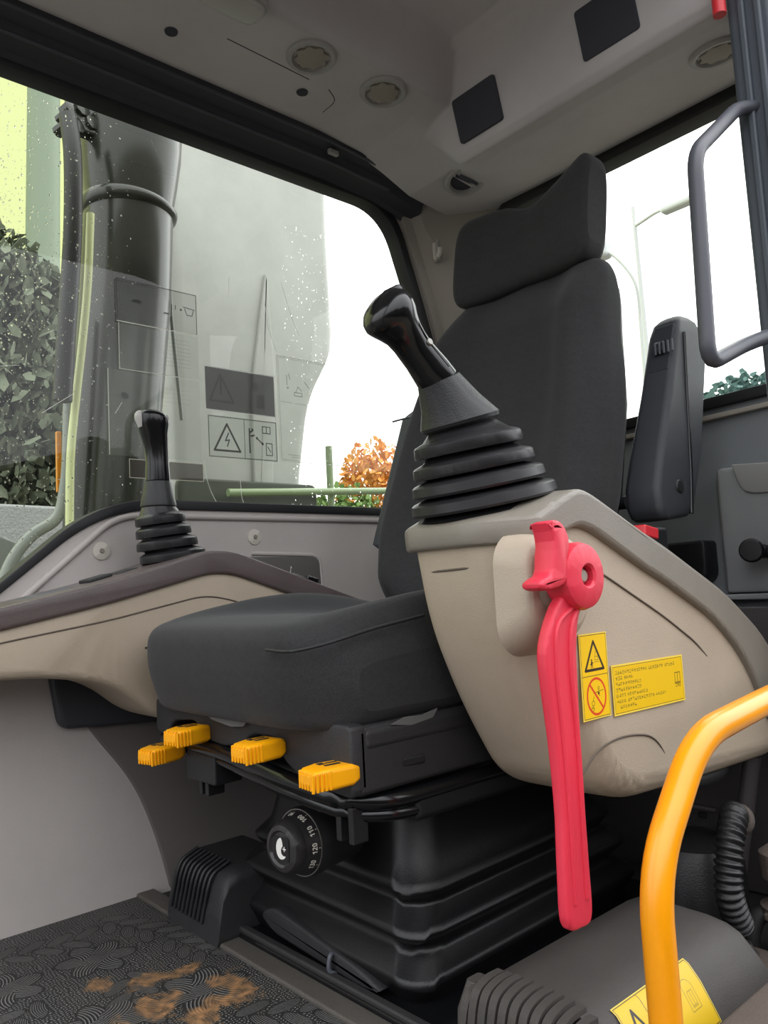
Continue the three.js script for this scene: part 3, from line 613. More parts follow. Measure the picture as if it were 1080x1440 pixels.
// ================================================================== CONSOLES
function band(name, upper, lower, z0, z1, bevel, m, parent) { return obj(name, extr(shape([...upper, ...lower.slice().reverse()]), z0, z1, bevel, 4), m, parent); }
const nearConsole = thing('side_console', 'beige side console nearest the door with grey top, warning labels and red lever', 'console', [0.95, 0.26, 0.86]);
{
  // the front corners are rounded in plan: points near the front end move back towards both sides
  const frontRound = (g, crease = 0.5) => { const p = g.attributes.position; for (let i = 0; i < p.count; i++) { const x = p.getX(i), z = p.getZ(i), w = clamp((0.95 - x) / 0.25, 0, 1); p.setX(i, x - 0.004 + w * (0.055 * Math.pow(sm(z, 0.87, 0.985), 1.3) + 0.02 * (1 - sm(z, 0.755, 0.79)))); } return flatCaps(toCreasedNormals(g, crease)); };
  const body = [[0.692, 0.645, 0.02], [0.715, 0.517, 0.2], [0.765, 0.41, 0.2], [0.83, 0.31, 0.06], [0.9, 0.283, 0.1], [1.1, 0.272, 0.1], [1.36, 0.262, 0.05], [1.36, 0.36, 0.05], [1.29, 0.445, 0.05], [1.17, 0.53, 0.06], [0.99, 0.608, 0.05], [0.82, 0.664, 0.03], [0.79, 0.668, 0.03], [0.74, 0.655, 0.03]];
  const b = obj('console_body', frontRound(extrRound(body, 0.05, 0.767, 0.95, 0.034, 8, 10, 16), 0.8), M.beige, nearConsole);
  const up = [[0.686, 0.642, 0.008], [0.735, 0.664, 0.05], [0.79, 0.68, 0.03], [0.825, 0.672, 0.04], [1.0, 0.612, 0.05], [1.18, 0.535, 0.05], [1.305, 0.458, 0.08], [1.38, 0.36, 0.02]];
  const lo = [[0.688, 0.611, 0.004], [0.73, 0.62, 0.03], [0.782, 0.633, 0.03], [0.82, 0.626, 0.03], [1.0, 0.56, 0.05], [1.14, 0.498, 0.05], [1.23, 0.43, 0.06], [1.3, 0.32, 0.02]];
  obj('top_cover', frontRound(extrRound([...up, ...lo.slice().reverse()], 0.02, 0.757, 0.96, 0.007, 5, 10, 24)), M.coverNear, nearConsole);
  obj('seam', pipe([[0.712, 0.586, 0.783], [0.702, 0.586, 0.8], [0.6985, 0.587, 0.84], [0.7, 0.588, 0.875], [0.708, 0.589, 0.905], [0.724, 0.592, 0.93]], 0.0016, 0.02, 6, true), M.seam, b);
  obj('seam', pipe([[0.81, 0.59, 0.9505], [0.86, 0.573, 0.9505], [1.0, 0.511, 0.9505], [1.08, 0.47, 0.9505], [1.115, 0.445, 0.949]], 0.0015, 0.03, 6), M.seam, b);
  obj('seam', pipe([[0.779, 0.333, 0.9485], [0.79, 0.342, 0.9502], [0.815, 0.358, 0.9505], [0.85, 0.367, 0.9505], [0.9, 0.367, 0.9505], [0.945, 0.357, 0.9505], [0.97, 0.337, 0.9495], [0.985, 0.315, 0.947]], 0.0013, 0.03, 6, true), M.seam, b);
  // raised boss behind the red lever
  const lp = (x0, x1, y0, y1, r, z) => loopXZ(x0, x1, y0, y1, r, 0, 8).map((p) => V(p.x, p.z, z));
  obj('lever_boss', loft([lp(0.682, 0.815, 0.482, 0.626, 0.04, 0.925), lp(0.684, 0.809, 0.492, 0.622, 0.04, 0.95), lp(0.688, 0.803, 0.504, 0.617, 0.035, 0.962), lp(0.69, 0.799, 0.509, 0.614, 0.032, 0.967), lp(0.696, 0.795, 0.514, 0.61, 0.03, 0.969)]), M.beigeBoss, nearConsole);
  obj('lever_socket', loft([lp(0.705, 0.79, 0.525, 0.6, 0.03, 0.965), lp(0.708, 0.787, 0.53, 0.596, 0.03, 0.975), lp(0.714, 0.78, 0.538, 0.59, 0.028, 0.978)]), mat('#8d8475', 0.6), nearConsole);
  obj('base_edge', pipe([[1.02, 0.276, 0.9], [1.1, 0.266, 0.915], [1.2, 0.262, 0.91], [1.26, 0.272, 0.88]], 0.012, 0.03, 10, true), M.seal, nearConsole);
}
// red safety lever
{
  const L = thing('safety_lever', 'red plastic safety lever with round hub and hook on the near console', 'lever', [0.71, 0.21, 0.99]);
  const arm = [[0.742, 0.556], [0.71, 0.55], [0.69, 0.53], [0.674, 0.5], [0.672, 0.47], [0.679, 0.4], [0.682, 0.33], [0.679, 0.27], [0.679, 0.217], [0.7, 0.208], [0.72, 0.215], [0.722, 0.27], [0.7225, 0.33], [0.724, 0.4], [0.727, 0.47], [0.73, 0.5], [0.737, 0.525], [0.752, 0.545]];
  const sp = new THREE.SplineCurve(arm.map((p) => new THREE.Vector2(...p)));
  const s = new THREE.Shape(sp.getPoints(120));
  obj('arm', extr(s, 0.984, 0.998, 0.004, 4, 4), M.red, L);
  const rib = (o, r) => pipe([[0.735 + o * 0.3, 0.54, 0.997], [0.708 + o, 0.52, 0.998], [0.7 + o, 0.48, 0.998], [0.702 + o * 0.95, 0.4, 0.998], [0.702 + o * 0.85, 0.33, 0.998], [0.7005 + o * 0.8, 0.235, 0.997]], r, 0.03, 8, true);
  obj('rib', rib(0.014, 0.0035), M.red, L); obj('rib', rib(-0.012, 0.003), M.red, L);
  const hub = obj('hub', lathe([[0.0115, 0.004], [0.0115, 0.019], [0.014, 0.0215], [0.03, 0.0205], [0.0355, 0.017], [0.038, 0.01], [0.038, -0.008], [0.034, -0.014], [0.0115, -0.014]], [0.741, 0.571, 0.99], [0, 0, 1], 56), M.red, L);
  obj('bolt', [lathe([[0, 0.0125], [0.006, 0.0115], [0.0088, 0.008], [0.009, -0.01]], [0.741, 0.571, 0.994], [0, 0, 1], 24)], mat('#a8a296', 0.45, { metal: 0.4 }), hub);
  obj('bolt_slot', lathe([[0.0116, 0.003], [0.0112, 0.0035], [0.0, 0.0035]], [0.741, 0.571, 0.99], [0, 0, 1], 24), M.seal, hub);
  const hk = [[0.6805, 0.629], [0.689, 0.632], [0.701, 0.632], [0.71, 0.626], [0.7165, 0.614], [0.716, 0.6], [0.7115, 0.589], [0.713, 0.577], [0.708, 0.566], [0.698, 0.561], [0.684, 0.5585], [0.671, 0.5575], [0.661, 0.56], [0.6595, 0.566], [0.667, 0.5705], [0.677, 0.574], [0.682, 0.582], [0.684, 0.595], [0.6865, 0.606], [0.685, 0.618]];
  obj('hook', extr(new THREE.Shape(new THREE.SplineCurve([...hk, hk[0]].map((p) => new THREE.Vector2(...p))).getPoints(160)), 0.98, 1.008, 0.006, 5, 4), M.red, L);
  obj('hook_web', extr(shape([[0.705, 0.6], [0.745, 0.606], [0.745, 0.545], [0.7, 0.56]], 0.006), 0.984, 0.996, 0.003), M.red, L);
}
// printed warning labels on the console
const glyph = (x, cx, cy, s) => { x.beginPath(); for (let k = 0; k < 4; k++) { const a = Math.floor(rnd() * 4), t = rr(-0.45, 0.45) * s; if (a < 2) { x.moveTo(cx - s * 0.45, cy + t); x.lineTo(cx + s * 0.45, cy + t); } else { x.moveTo(cx + t, cy - s * 0.45); x.lineTo(cx + t, cy + s * 0.45); } } x.stroke(); };
const printed = (t) => new THREE.MeshStandardMaterial({ map: t, roughness: 0.45, side: THREE.DoubleSide });
const triangle = (x, cx, top, bot, half, lw) => { x.lineWidth = lw; x.lineJoin = 'round'; x.beginPath(); x.moveTo(cx, top); x.lineTo(cx + half, bot); x.lineTo(cx - half, bot); x.closePath(); x.stroke(); };
const book = (x, cx, cy, w, h, lw) => { x.lineWidth = lw; x.strokeRect(cx - w / 2, cy - h / 2, w / 2, h); x.strokeRect(cx, cy - h / 2, w / 2, h); x.beginPath(); x.moveTo(cx - w / 2 - lw, cy + h / 2 + lw * 1.5); x.lineTo(cx + w / 2 + lw, cy + h / 2 + lw * 1.5); x.stroke(); };
{
  const t = canvasTex(300, 540, (x, w, h) => {
    x.fillStyle = '#f3d24a'; x.fillRect(0, 0, w, h); x.fillStyle = '#f2c400'; x.fillRect(10, 10, w - 20, h - 20); x.strokeStyle = '#3a2d10'; x.lineWidth = 4; x.strokeRect(10, 10, w - 20, h - 20);
    x.beginPath(); x.moveTo(10, 268); x.lineTo(w - 10, 268); x.stroke();
    x.strokeStyle = '#2a1a12'; triangle(x, 150, 52, 232, 100, 17);
    x.fillStyle = '#2a1a12'; x.beginPath(); x.arc(122, 170, 7, 0, 7); x.fill(); x.fillRect(114, 178, 16, 26); x.lineWidth = 5; x.beginPath(); x.moveTo(105, 196); x.lineTo(140, 186); x.moveTo(116, 204); x.lineTo(112, 220); x.moveTo(128, 204); x.lineTo(132, 220); x.stroke();
    x.strokeStyle = '#8a6d1c'; x.lineWidth = 4; x.strokeRect(158, 150, 34, 22); x.beginPath(); x.moveTo(150, 184); x.lineTo(205, 184); x.moveTo(160, 150); x.lineTo(166, 118); x.lineTo(190, 128); x.stroke();
    x.strokeStyle = '#5d4a10'; x.lineWidth = 4; x.beginPath(); x.arc(178, 350, 9, 0, 7); x.moveTo(178, 359); x.lineTo(174, 392); x.lineTo(190, 400); x.moveTo(120, 378); x.lineTo(230, 366); x.stroke(); x.fillStyle = '#33260c'; x.fillRect(166, 376, 20, 14);
    x.beginPath(); x.arc(112, 440, 15, 0, 7); x.moveTo(112, 425); x.lineTo(124, 398); x.moveTo(96, 470); x.arc(104, 474, 14, 0, 7); x.stroke();
    x.strokeStyle = '#d8401c'; x.lineWidth = 15; x.beginPath(); x.ellipse(152, 400, 100, 112, 0, 0, 7); x.stroke(); x.beginPath(); x.moveTo(85, 320); x.lineTo(220, 482); x.stroke();
  });
  tag(obj('warning_label', plate([0.797, 0.501, 0.9515], [0.855, 0.501, 0.9515], [0.795, 0.399, 0.9515], 0.001), printed(t), null, true), 'upright yellow label with black warning triangle above a red prohibition circle', 'label');
  const t2 = canvasTex(1000, 350, (x, w, h) => {
    x.fillStyle = '#f3d24a'; x.fillRect(0, 0, w, h); x.fillStyle = '#e9bd00'; x.fillRect(14, 14, w - 28, h - 28); x.strokeStyle = '#6d5607'; x.lineWidth = 4; x.strokeRect(14, 14, w - 28, h - 28);
    x.strokeStyle = '#6b5a1e'; x.lineWidth = 3;
    [[45, 14, 7], [0, 3, 4], [0, 11, 0], [0, 11, 0], [0, 4, 9], [0, 4, 12], [0, 7, 0]].forEach(([, a, b], r) => { let px = r === 6 ? 82 : 40; const y = 56 + r * 40; for (let k = 0; k < a + b + (b ? 1 : 0); k++) { if (k !== a) glyph(x, px + 13, y, 26); px += k === a ? 18 : 31; } if (r === 0 || r === 5) { px += 16; for (let k = 0; k < 5; k++) { glyph(x, px + 13, y, 26); px += 31; } } });
    x.strokeStyle = '#4d3d0a'; book(x, 905, 165, 78, 74, 6); x.lineWidth = 3; for (let k = 0; k < 3; k++) glyph(x, 880 + k * 26, 228, 22);
  });
  tag(obj('instruction_label', plate([0.861, 0.458, 0.9515], [1.037, 0.455, 0.9515], [0.8605, 0.396, 0.9515], 0.001), printed(t2), null, true), 'wide yellow label with lines of small print beside the triangle label', 'label');
}
// far console
const farConsole = thing('side_console', 'beige side console under the side window with dark grey top', 'console', [0.65, 0.33, 0.12]);
{
  const body = [[0.15, 0.53, 0.02], [0.36, 0.558, 0.02], [0.53, 0.59, 0.03], [0.735, 0.632, 0.03], [0.87, 0.59, 0.03], [1.1, 0.5, 0.03], [1.1, 0.37, 0.05], [0.7, 0.342, 0.1], [0.62, 0.362, 0.1], [0.54, 0.43, 0.15], [0.44, 0.455, 0.1], [0.15, 0.47, 0.05]];
  const b = obj('console_body', toCreasedNormals(extrRound(body, 0.03, 0.03, 0.205, 0.016, 6, 12), 0.5), M.beige, farConsole);
  const up = [[0.1, 0.526, 0.01], [0.36, 0.571, 0.05], [0.53, 0.606, 0.05], [0.715, 0.656, 0.02], [0.77, 0.655, 0.03], [1.1, 0.54, 0.01]];
  const lo = [[0.1, 0.49, 0.01], [0.36, 0.536, 0.05], [0.53, 0.568, 0.05], [0.72, 0.614, 0.03], [0.77, 0.611, 0.04], [1.1, 0.497, 0.01]];
  obj('top_cover', toCreasedNormals(extrRound([...up, ...lo.slice().reverse()], 0.02, 0.02, 0.213, 0.005, 4, 12), 0.45), M.coverFar, farConsole);
  obj('seam', pipe([[0.2, 0.488, 0.2055], [0.36, 0.517, 0.2055], [0.53, 0.54, 0.2055], [0.71, 0.574, 0.2055], [0.77, 0.562, 0.2055], [0.84, 0.535, 0.2055]], 0.0013, 0.03, 6), M.seam, b);
  obj('switch', turned(rbox(0.53, 0.575, 0.6055, 0.6125, 0.07, 0.12, 0.003), [0.53, 0.606, 0.1], [0, 0, 1], 0.25), M.black, farConsole);
  obj('switch', turned(rbox(0.585, 0.625, 0.619, 0.6265, 0.07, 0.12, 0.003), [0.6, 0.62, 0.1], [0, 0, 1], 0.25), M.black, farConsole);
  obj('cover_lid', turned(rbox(0.42, 0.51, 0.586, 0.592, 0.06, 0.14, 0.002), [0.46, 0.59, 0.1], [0, 0, 1], 0.2), M.tube, farConsole);
  obj('latch', [turned(rbox(0.905, 0.955, 0.6, 0.606, 0.15, 0.205, 0.003), [0.92, 0.6, 0.18], [0, 0, 1], -0.3), turned(rbox(0.945, 0.975, 0.585, 0.603, 0.165, 0.205, 0.004), [0.95, 0.6, 0.18], [0, 0, 1], -0.3)], M.blackGloss, farConsole);
  obj('latch_wire', pipe([[0.897, 0.602, 0.21], [0.905, 0.62, 0.205], [0.915, 0.622, 0.19]], 0.0015, 0.01, 6), M.steel, farConsole);
  obj('rear_tab', turned(rbox(0.8, 0.83, 0.645, 0.652, 0.06, 0.11, 0.003), [0.8, 0.65, 0.1], [0, 0, 1], -0.35), M.black, farConsole);
}
tag(obj('console_bracket', [extr(shape([[0.49, 0.46, 0.005], [0.72, 0.46, 0.005], [0.72, 0.33, 0.02], [0.51, 0.345, 0.02]], 0.01), 0.0, 0.028, 0.008)], M.trimDark), 'dark bracket under the far console on the side wall', 'bracket');

// joysticks: boot with bulging rings, collar and grip along a bent axis
function joystick(label, boot, collar, grip, extra) {
  const base = boot[0][0], j = thing('joystick', label, 'joystick', [base[0], base[1], base[2]]);
  obj('boot', toCreasedNormals(rings(boot, 48), 0.5), M.boot, j);
  obj('collar', toCreasedNormals(rings(collar, 40), 0.5), M.black, j);
  const g = obj('grip', rings(grip, 40), M.blackGloss, j);
  extra(j, g); return j;
}
function bootRings(centres, radii, tilt) { // each ring: neck, lip under, lip, lip over, neck
  const out = [];
  centres.forEach((c, i) => {
    const r = radii[i], n = tilt[i], up = V(...n).normalize(), at = (d) => V(...c).addScaledVector(up, d).toArray();
    out.push([at(-0.0105), r * 0.8, n], [at(-0.0095), r * 0.985, n], [at(-0.0065), r, n], [at(0.004), r * 0.985, n], [at(0.0065), r * 0.95, n], [at(0.0105), r * 0.8, n]);
  });
  return out;
}
{
  const n = [-0.2, 1, 0];
  const C = [[0.7475, 0.677, 0.86], [0.7395, 0.6985, 0.86], [0.7325, 0.7205, 0.86], [0.7245, 0.7455, 0.86]], R = [0.0945, 0.0865, 0.079, 0.0705];
  const boot = [[[0.751, 0.66, 0.86], 0.088, n], ...bootRings(C, R, [n, n, n, n]), [[0.718, 0.7655, 0.86], 0.045, n], [[0.716, 0.77, 0.86], 0.04, n]];
  joystick('large black joystick with ribbed rubber boot on the near console',
    boot,
    [[[0.7155, 0.764, 0.86], 0.04, [-0.26, 1, 0]], [[0.7135, 0.7695, 0.86], 0.0505, [-0.28, 1, 0]], [[0.712, 0.774, 0.86], 0.0515, [-0.3, 1, 0]], [[0.697, 0.795, 0.86], 0.0385, [-0.4, 1, 0]], [[0.678, 0.822, 0.86], 0.0275, [-0.45, 1, 0]], [[0.676, 0.824, 0.86], 0.022, [-0.45, 1, 0]]],
    [[[0.678, 0.8195, 0.86], 0.023, [-0.6, 1, 0]], [[0.676, 0.8225, 0.86], 0.0262, [-0.7, 1, 0]], [[0.664, 0.8345, 0.86], 0.0248, [-0.8, 1, 0]], [[0.652, 0.8452, 0.86], 0.0232, [-0.9, 1, 0]], [[0.64, 0.8550, 0.86], 0.0224, [-0.95, 1, 0]], [[0.63, 0.8635, 0.861], 0.0226, [-1, 1, 0]], [[0.62, 0.8720, 0.862], 0.0245, [-1, 1, 0]], [[0.611, 0.8786, 0.863], 0.0285, [-1, 0.95, 0]], [[0.603, 0.8843, 0.864], 0.0325, [-1, 0.9, 0]], [[0.595, 0.8895, 0.865], 0.0345, [-1, 0.8, 0]], [[0.587, 0.8945, 0.866], 0.0325, [-1, 0.75, 0]], [[0.581, 0.8985, 0.866], 0.026, [-1, 0.7, 0]], [[0.5785, 0.9005, 0.866], 0.018, [-1, 0.7, 0]], [[0.577, 0.9015, 0.866], 0.007, [-1, 0.7, 0]]],
    (j, g) => {
      obj('screw', lathe([[0, 0.003], [0.004, 0.002], [0.005, 0]], [0.643, 0.859, 0.8825], [0, 0.2, 1], 12), M.steel, g);
      obj('split_line', pipe([[0.672, 0.832, 0.885], [0.645, 0.8575, 0.8825], [0.622, 0.879, 0.8865], [0.602, 0.895, 0.896]], 0.0008, 0.01, 6, true), M.seal, g);
      obj('top_pad', rings([[[0.608, 0.905, 0.866], 0.018, [-0.6, 1, 0]], [[0.6, 0.9205, 0.866], 0.014, [-0.6, 1, 0]], [[0.599, 0.9225, 0.866], 0.008, [-0.6, 1, 0]]], 24), M.blackGloss, g);
    });
  scene.children[scene.children.length - 1].position.add(V(0.0175, 0.0025, -0.015));
  const m = [-0.12, 1, 0];
  joystick('smaller black joystick with ribbed rubber boot on the far console, in front of window',
    [[[0.69, 0.638, 0.115], 0.06, m], ...bootRings([[0.694, 0.654, 0.115], [0.683, 0.677, 0.115], [0.676, 0.7, 0.115], [0.67, 0.723, 0.115]], [0.062, 0.0575, 0.052, 0.047], [m, m, m, m]), [[0.666, 0.744, 0.115], 0.032, m], [[0.666, 0.75, 0.115], 0.03, m]],
    [[[0.667, 0.742, 0.115], 0.03, [0, 1, 0]], [[0.667, 0.747, 0.115], 0.0335, [0, 1, 0]], [[0.667, 0.751, 0.115], 0.0335, [0, 1, 0]], [[0.667, 0.772, 0.115], 0.029, [0, 1, 0]], [[0.667, 0.794, 0.115], 0.0245, [0, 1, 0]], [[0.667, 0.796, 0.115], 0.02, [0, 1, 0]]],
    [[[0.667, 0.793, 0.115], 0.021, [0, 1, 0]], [[0.667, 0.797, 0.115], 0.0235, [0, 1, 0]], [[0.667, 0.83, 0.115], 0.0218, [0, 1, 0]], [[0.666, 0.86, 0.115], 0.0225, [-0.05, 1, 0]], [[0.6625, 0.885, 0.115], 0.026, [-0.12, 1, 0]], [[0.661, 0.903, 0.115], 0.03, [-0.05, 1, 0]], [[0.66, 0.916, 0.115], 0.0315, [0.1, 1, 0]], [[0.66, 0.9245, 0.115], 0.029, [0.12, 1, 0]], [[0.66, 0.93, 0.115], 0.02, [0.12, 1, 0]], [[0.66, 0.931, 0.115], 0.006, [0.12, 1, 0]]],
    (j, g) => { obj('thumb_button', rings([[[0.637, 0.9, 0.118], 0.008, [-0.5, 1, 0]], [[0.632, 0.918, 0.118], 0.0105, [-0.5, 1, 0]], [[0.63, 0.926, 0.118], 0.008, [-0.5, 1, 0]], [[0.629, 0.929, 0.118], 0.003, [-0.5, 1, 0]]], 20), M.lens, g); });
}

// ================================================================== OTHER THINGS IN THE CAB
// low louvred cover on the floor beside the seat
{
  const c = thing('floor_cover', 'dark grey plastic floor cover with louvres beside the seat base', 'cover', [0.9, 0, 0.95]);
  const prof = [[0.845, 0.0], [0.85, 0.09], [0.856, 0.11], [0.868, 0.12], [0.9, 0.123], [0.96, 0.122], [0.985, 0.118], [1.002, 0.11], [1.016, 0.094], [1.03, 0.07], [1.05, 0.035], [1.07, 0.006], [1.072, 0.0]];
  const rows = [];
  for (const [x, k, dz] of [[0.7, 1, 0], [0.8, 1, 0], [0.92, 1, 0], [0.985, 1, 0], [1.01, 0.985, 0.002], [1.03, 0.92, 0.006], [1.045, 0.76, 0.012], [1.052, 0.4, 0.018], [1.054, 0.15, 0.018]]) rows.push(prof.map(([z, y], i) => V(x, y * k, z + (i < 4 ? dz : 0))));
  obj('cover_body', toCreasedNormals(loft(rows), 0.7), M.cover, c);
  // dark cavity behind the louvres and the louvre bars wrapping over the front edge
  obj('cavity', [loft([[0.672, 0.86], [0.7, 1]].map(([x, k]) => prof.map(([z, y]) => V(x, y * k * 0.93, lerp(0.95, z, 0.94)))))], M.seal, c);
  obj('front_sill', rbox(0.645, 0.7, 0.0, 0.03, 0.845, 1.072, 0.008), M.cover, c);
  for (let k = 0; k < 12; k++) {
    const z = 0.857 + k * 0.0138, t = pwl(z, prof.slice(2).map(([a, b]) => [a, b]));
    const ctrl = [[0.649, 0.015], [0.656, t * 0.45], [0.662, t * 0.8], [0.671, t * 0.955], [0.69, t + 0.0012], [0.712, t + 0.0012]].map(([x, y]) => V(x, y, 0));
    const path = new THREE.CatmullRomCurve3(ctrl, false, 'centripetal').getPoints(20).map((q) => [q.x, q.y]);
    const row = path.map(([x, y], i) => { const q = path[Math.min(i + 1, 20)], p = path[Math.max(i - 1, 0)], d = Math.hypot(q[0] - p[0], q[1] - p[1]), nx = (q[1] - p[1]) / d, ny = -(q[0] - p[0]) / d; return [[-1, -1], [1, -1], [1, 1], [-1, 1]].map(([a, b]) => V(x + nx * b * 0.003, y + ny * b * 0.003, z + a * 0.0051)); });
    obj('louvre_bar', toCreasedNormals(loft(row), 0.5), M.cover, c);
  }
  for (const [x, z] of [[0.652, 0.85], [0.652, 1.03]]) obj('end_cheek', loft([[0, 0.004], [0.09, 0.012], [0.115, 0.03]].map(([y, dx]) => loopXZ(x + dx, 0.705, z - 0.008, z + 0.006, 0.004, y, 3))), M.cover, c);
}
{
  const t = canvasTex(640, 300, (x, w, h) => {
    x.fillStyle = '#d8bd48'; x.fillRect(0, 0, w, h); x.fillStyle = '#d6b010'; x.fillRect(8, 8, w - 16, h - 16); x.strokeStyle = '#4d4010'; x.lineWidth = 4; x.strokeRect(8, 8, w - 16, h - 16);
    x.beginPath(); x.moveTo(190, 8); x.lineTo(190, h - 8); x.stroke(); x.strokeStyle = '#241a10'; triangle(x, 98, 50, 220, 72, 15);
    x.strokeStyle = '#d8401c'; x.lineWidth = 9; x.beginPath(); x.moveTo(240, 70); x.lineTo(320, 76); x.stroke(); x.strokeStyle = '#6d3d1c'; x.lineWidth = 6; x.beginPath(); x.moveTo(280, 30); x.lineTo(278, 130); x.stroke();
    x.strokeStyle = '#9c8420'; x.lineWidth = 4; for (let k = 0; k < 5; k++) x.strokeRect(240 + k * 8, 140 + k * 26, 90, 14); x.beginPath(); x.arc(520, 110, 40, 3.1, 6.4); x.lineTo(560, 200); x.lineTo(480, 200); x.lineTo(480, 110); x.stroke(); book(x, 520, 150, 40, 60, 4);
  });
  // wraps over the rounded sloping side of the floor cover
  const prof = [[0.997, 0.1138], [1.004, 0.1102], [1.017, 0.0952], [1.0315, 0.0708], [1.039, 0.0577]], pos = [], uv = [], idx = [];
  let L = 0; prof.forEach(([z, y], i) => { if (i) L += Math.hypot(z - prof[i - 1][0], y - prof[i - 1][1]); for (const [x, u] of [[0.738, 0], [0.893, 1]]) { pos.push(x, y, z); uv.push(u, 1 - L / 0.072); } if (i) { const k = i * 2; idx.push(k - 2, k, k - 1, k - 1, k, k + 1); } });
  const g = new THREE.BufferGeometry(); g.setAttribute('position', new THREE.Float32BufferAttribute(pos, 3)); g.setAttribute('uv', new THREE.Float32BufferAttribute(uv, 2)); g.setIndex(idx); g.computeVertexNormals();
  tag(obj('warning_label', g, printed(t), null, true), 'yellow warning label on the sloping side of the floor cover behind the yellow rail', 'label');
}
tag(obj('grab_rail', pipe([[0.675, -0.002, 1.1], [0.675, 0.295, 1.1], [0.778, 0.4, 1.1], [0.95, 0.414, 1.1], [1.27, 0.43, 1.09], [1.4, 0.43, 1.03]], 0.0152, 0.05, 24), M.yellowPaint), 'bright yellow bent tubular grab rail in front of the near console', 'grab rail');
tag(obj('entry_grab_bar', pipe([[1.36, 1.345, 1.03], [1.3, 1.34, 1.0], [1.125, 1.2, 0.998], [1.105, 0.868, 0.998], [1.235, 0.92, 1.0], [1.36, 0.962, 1.03]], 0.0118, 0.035, 20), M.tube), 'dark grey tubular grab handle on the door pillar', 'handle');

// ceiling fittings
function ventRound(name, label, x, z, group, open, tip = 0) {
  const y = linerY(x, z), slope = (linerY(x + 0.02, z) - linerY(x - 0.02, z)) / 0.04, ax = [slope, -1, tip];
  const v = thing(name, label, 'air vent', [x, y, z], group);
  obj('ring', lathe([[0.053, -0.006], [0.053, 0.004], [0.049, 0.0085], [0.042, 0.008], [0.038, 0.002], [0.037, -0.006]], [x, y, z], ax, 48), M.vent, v);
  obj('recess', lathe([[0.0, -0.003], [0.039, -0.003], [0.039, -0.008], [0, -0.008]], [x, y, z], ax, 40), open ? M.speaker : M.vent, v);
  const o = V(...ax).normalize();
  if (open) for (const dz of [-0.015, 0.015, 0]) obj('louvre', turned(rbox(x - 0.034, x + 0.034, y - 0.004, y + 0.006, z + dz - 0.001, z + dz + 0.001, 0.0008), [x, y, z], [1, 0, 0], 0.5), M.tube, v);
  else {
    const pts = []; for (let k = 0; k < 64; k++) { const a = k / 64 * 6.2832, r = 0.033 + 0.0033 * Math.cos(a * 8); pts.push(new THREE.Vector2(x + r * Math.cos(a), z + r * Math.sin(a))); }
    const g = extrY(new THREE.Shape(pts), y - 0.006, y + 0.003, 0.0015, 2);
    obj('scalloped_cap', turned(g, [x, y, z], [0, 0, 1], Math.atan(slope)), M.pillar, v);
  }
  return v;
}
ventRound('air_vent', 'round closed air vent in the headliner nearest the oval dome lamp', 0.945, 0.3, 'round vents in the headliner', false);
ventRound('air_vent', 'round closed air vent in the headliner, between its twin and the left speaker grille', 1.14, 0.305, 'round vents in the headliner', false);
ventRound('air_vent', 'round open air vent with louvres above the corner behind the headrest', 1.475, 0.238, 'round vents in the headliner', true, 0.3);
ventRound('air_vent', 'round air vent at the far right of the headliner by the door pillar', 1.47, 0.905, 'round vents in the headliner', false);
{
  const d = thing('dome_lamp', 'oval dome lamp at the top edge of the headliner', 'lamp', [0.72, 1.68, 0.36]);
  obj('housing', extrY(shape([[0.655, 0.312, 0.03], [0.79, 0.312, 0.03], [0.8, 0.38, 0.03], [0.655, 0.4, 0.03]], 0.02), 1.664, 1.69, 0.006), M.vent, d);
  obj('lens', extrY(shape([[0.66, 0.318, 0.025], [0.785, 0.318, 0.025], [0.793, 0.374, 0.025], [0.66, 0.39, 0.025]], 0.02), 1.655, 1.672, 0.006), M.lens, d);
}
for (const [dz, dy, dx, label] of [[0, 0, 0, 'dark speaker grille in the headliner above the headrest, left of the two'], [0.337, 0.012, 0.002, 'dark speaker grille near the top right of the headliner, right of the two']]) {
  const c = [1.3115 + dx, 1.635 + dy, 0.429 + dz];
  const g = extrX(shape([[c[2] - 0.063, c[1] - 0.05], [c[2] + 0.063, c[1] - 0.05], [c[2] + 0.063, c[1] + 0.05], [c[2] - 0.063, c[1] + 0.05]], 0.008), c[0] - 0.004, c[0] + 0.006, 0.002);
  const s = thing('speaker_grille', label, 'speaker', c, 'speaker grilles in the headliner');
  obj('grille', turned(g, c, [0, 0, 1], 0.235), M.speaker, s);
}
for (const [x, label] of [[0.683, 'dark screw hole in the headliner left of the dome lamp'], [0.998, 'dark screw hole in the headliner below the first round vent']]) tag(obj('screw_hole', lathe([[0.0, 0.001], [0.009, 0.001], [0.0125, 0.0025], [0.0135, -0.003]], [x, 1.68, 0.192], [0, -1, 0], 24), M.speaker), label, 'screw hole', 'screw holes in the headliner');
tag(obj('access_panel_seam', [pipe([[0.78, 1.6805, 0.24], [0.9, 1.6805, 0.238], [0.985, 1.6805, 0.236]], 0.0015, 0.02, 6), pipe([[1.04, 1.6805, 0.235], [1.075, 1.6805, 0.21], [1.08, 1.6805, 0.16]], 0.0013, 0.02, 6, true)], M.speaker), 'thin dark seam of the headliner access panel beside the round vents', 'seam');
tag(obj('trim_clip', turned(rbox(1.16, 1.19, 1.648, 1.661, 0.068, 0.08, 0.003), [1.17, 1.655, 0.07], [0, 0, 1], 0), M.vent), 'small grey clip on the dark trim above the side window', 'clip');
tag(obj('hammer_tip', [pipe([[1.3, 1.6, 0.985], [1.3, 1.515, 0.985]], 0.011, 0.01, 16)], M.redPlain), 'small red plastic tip hanging from the headliner by the door pillar', 'red tip');
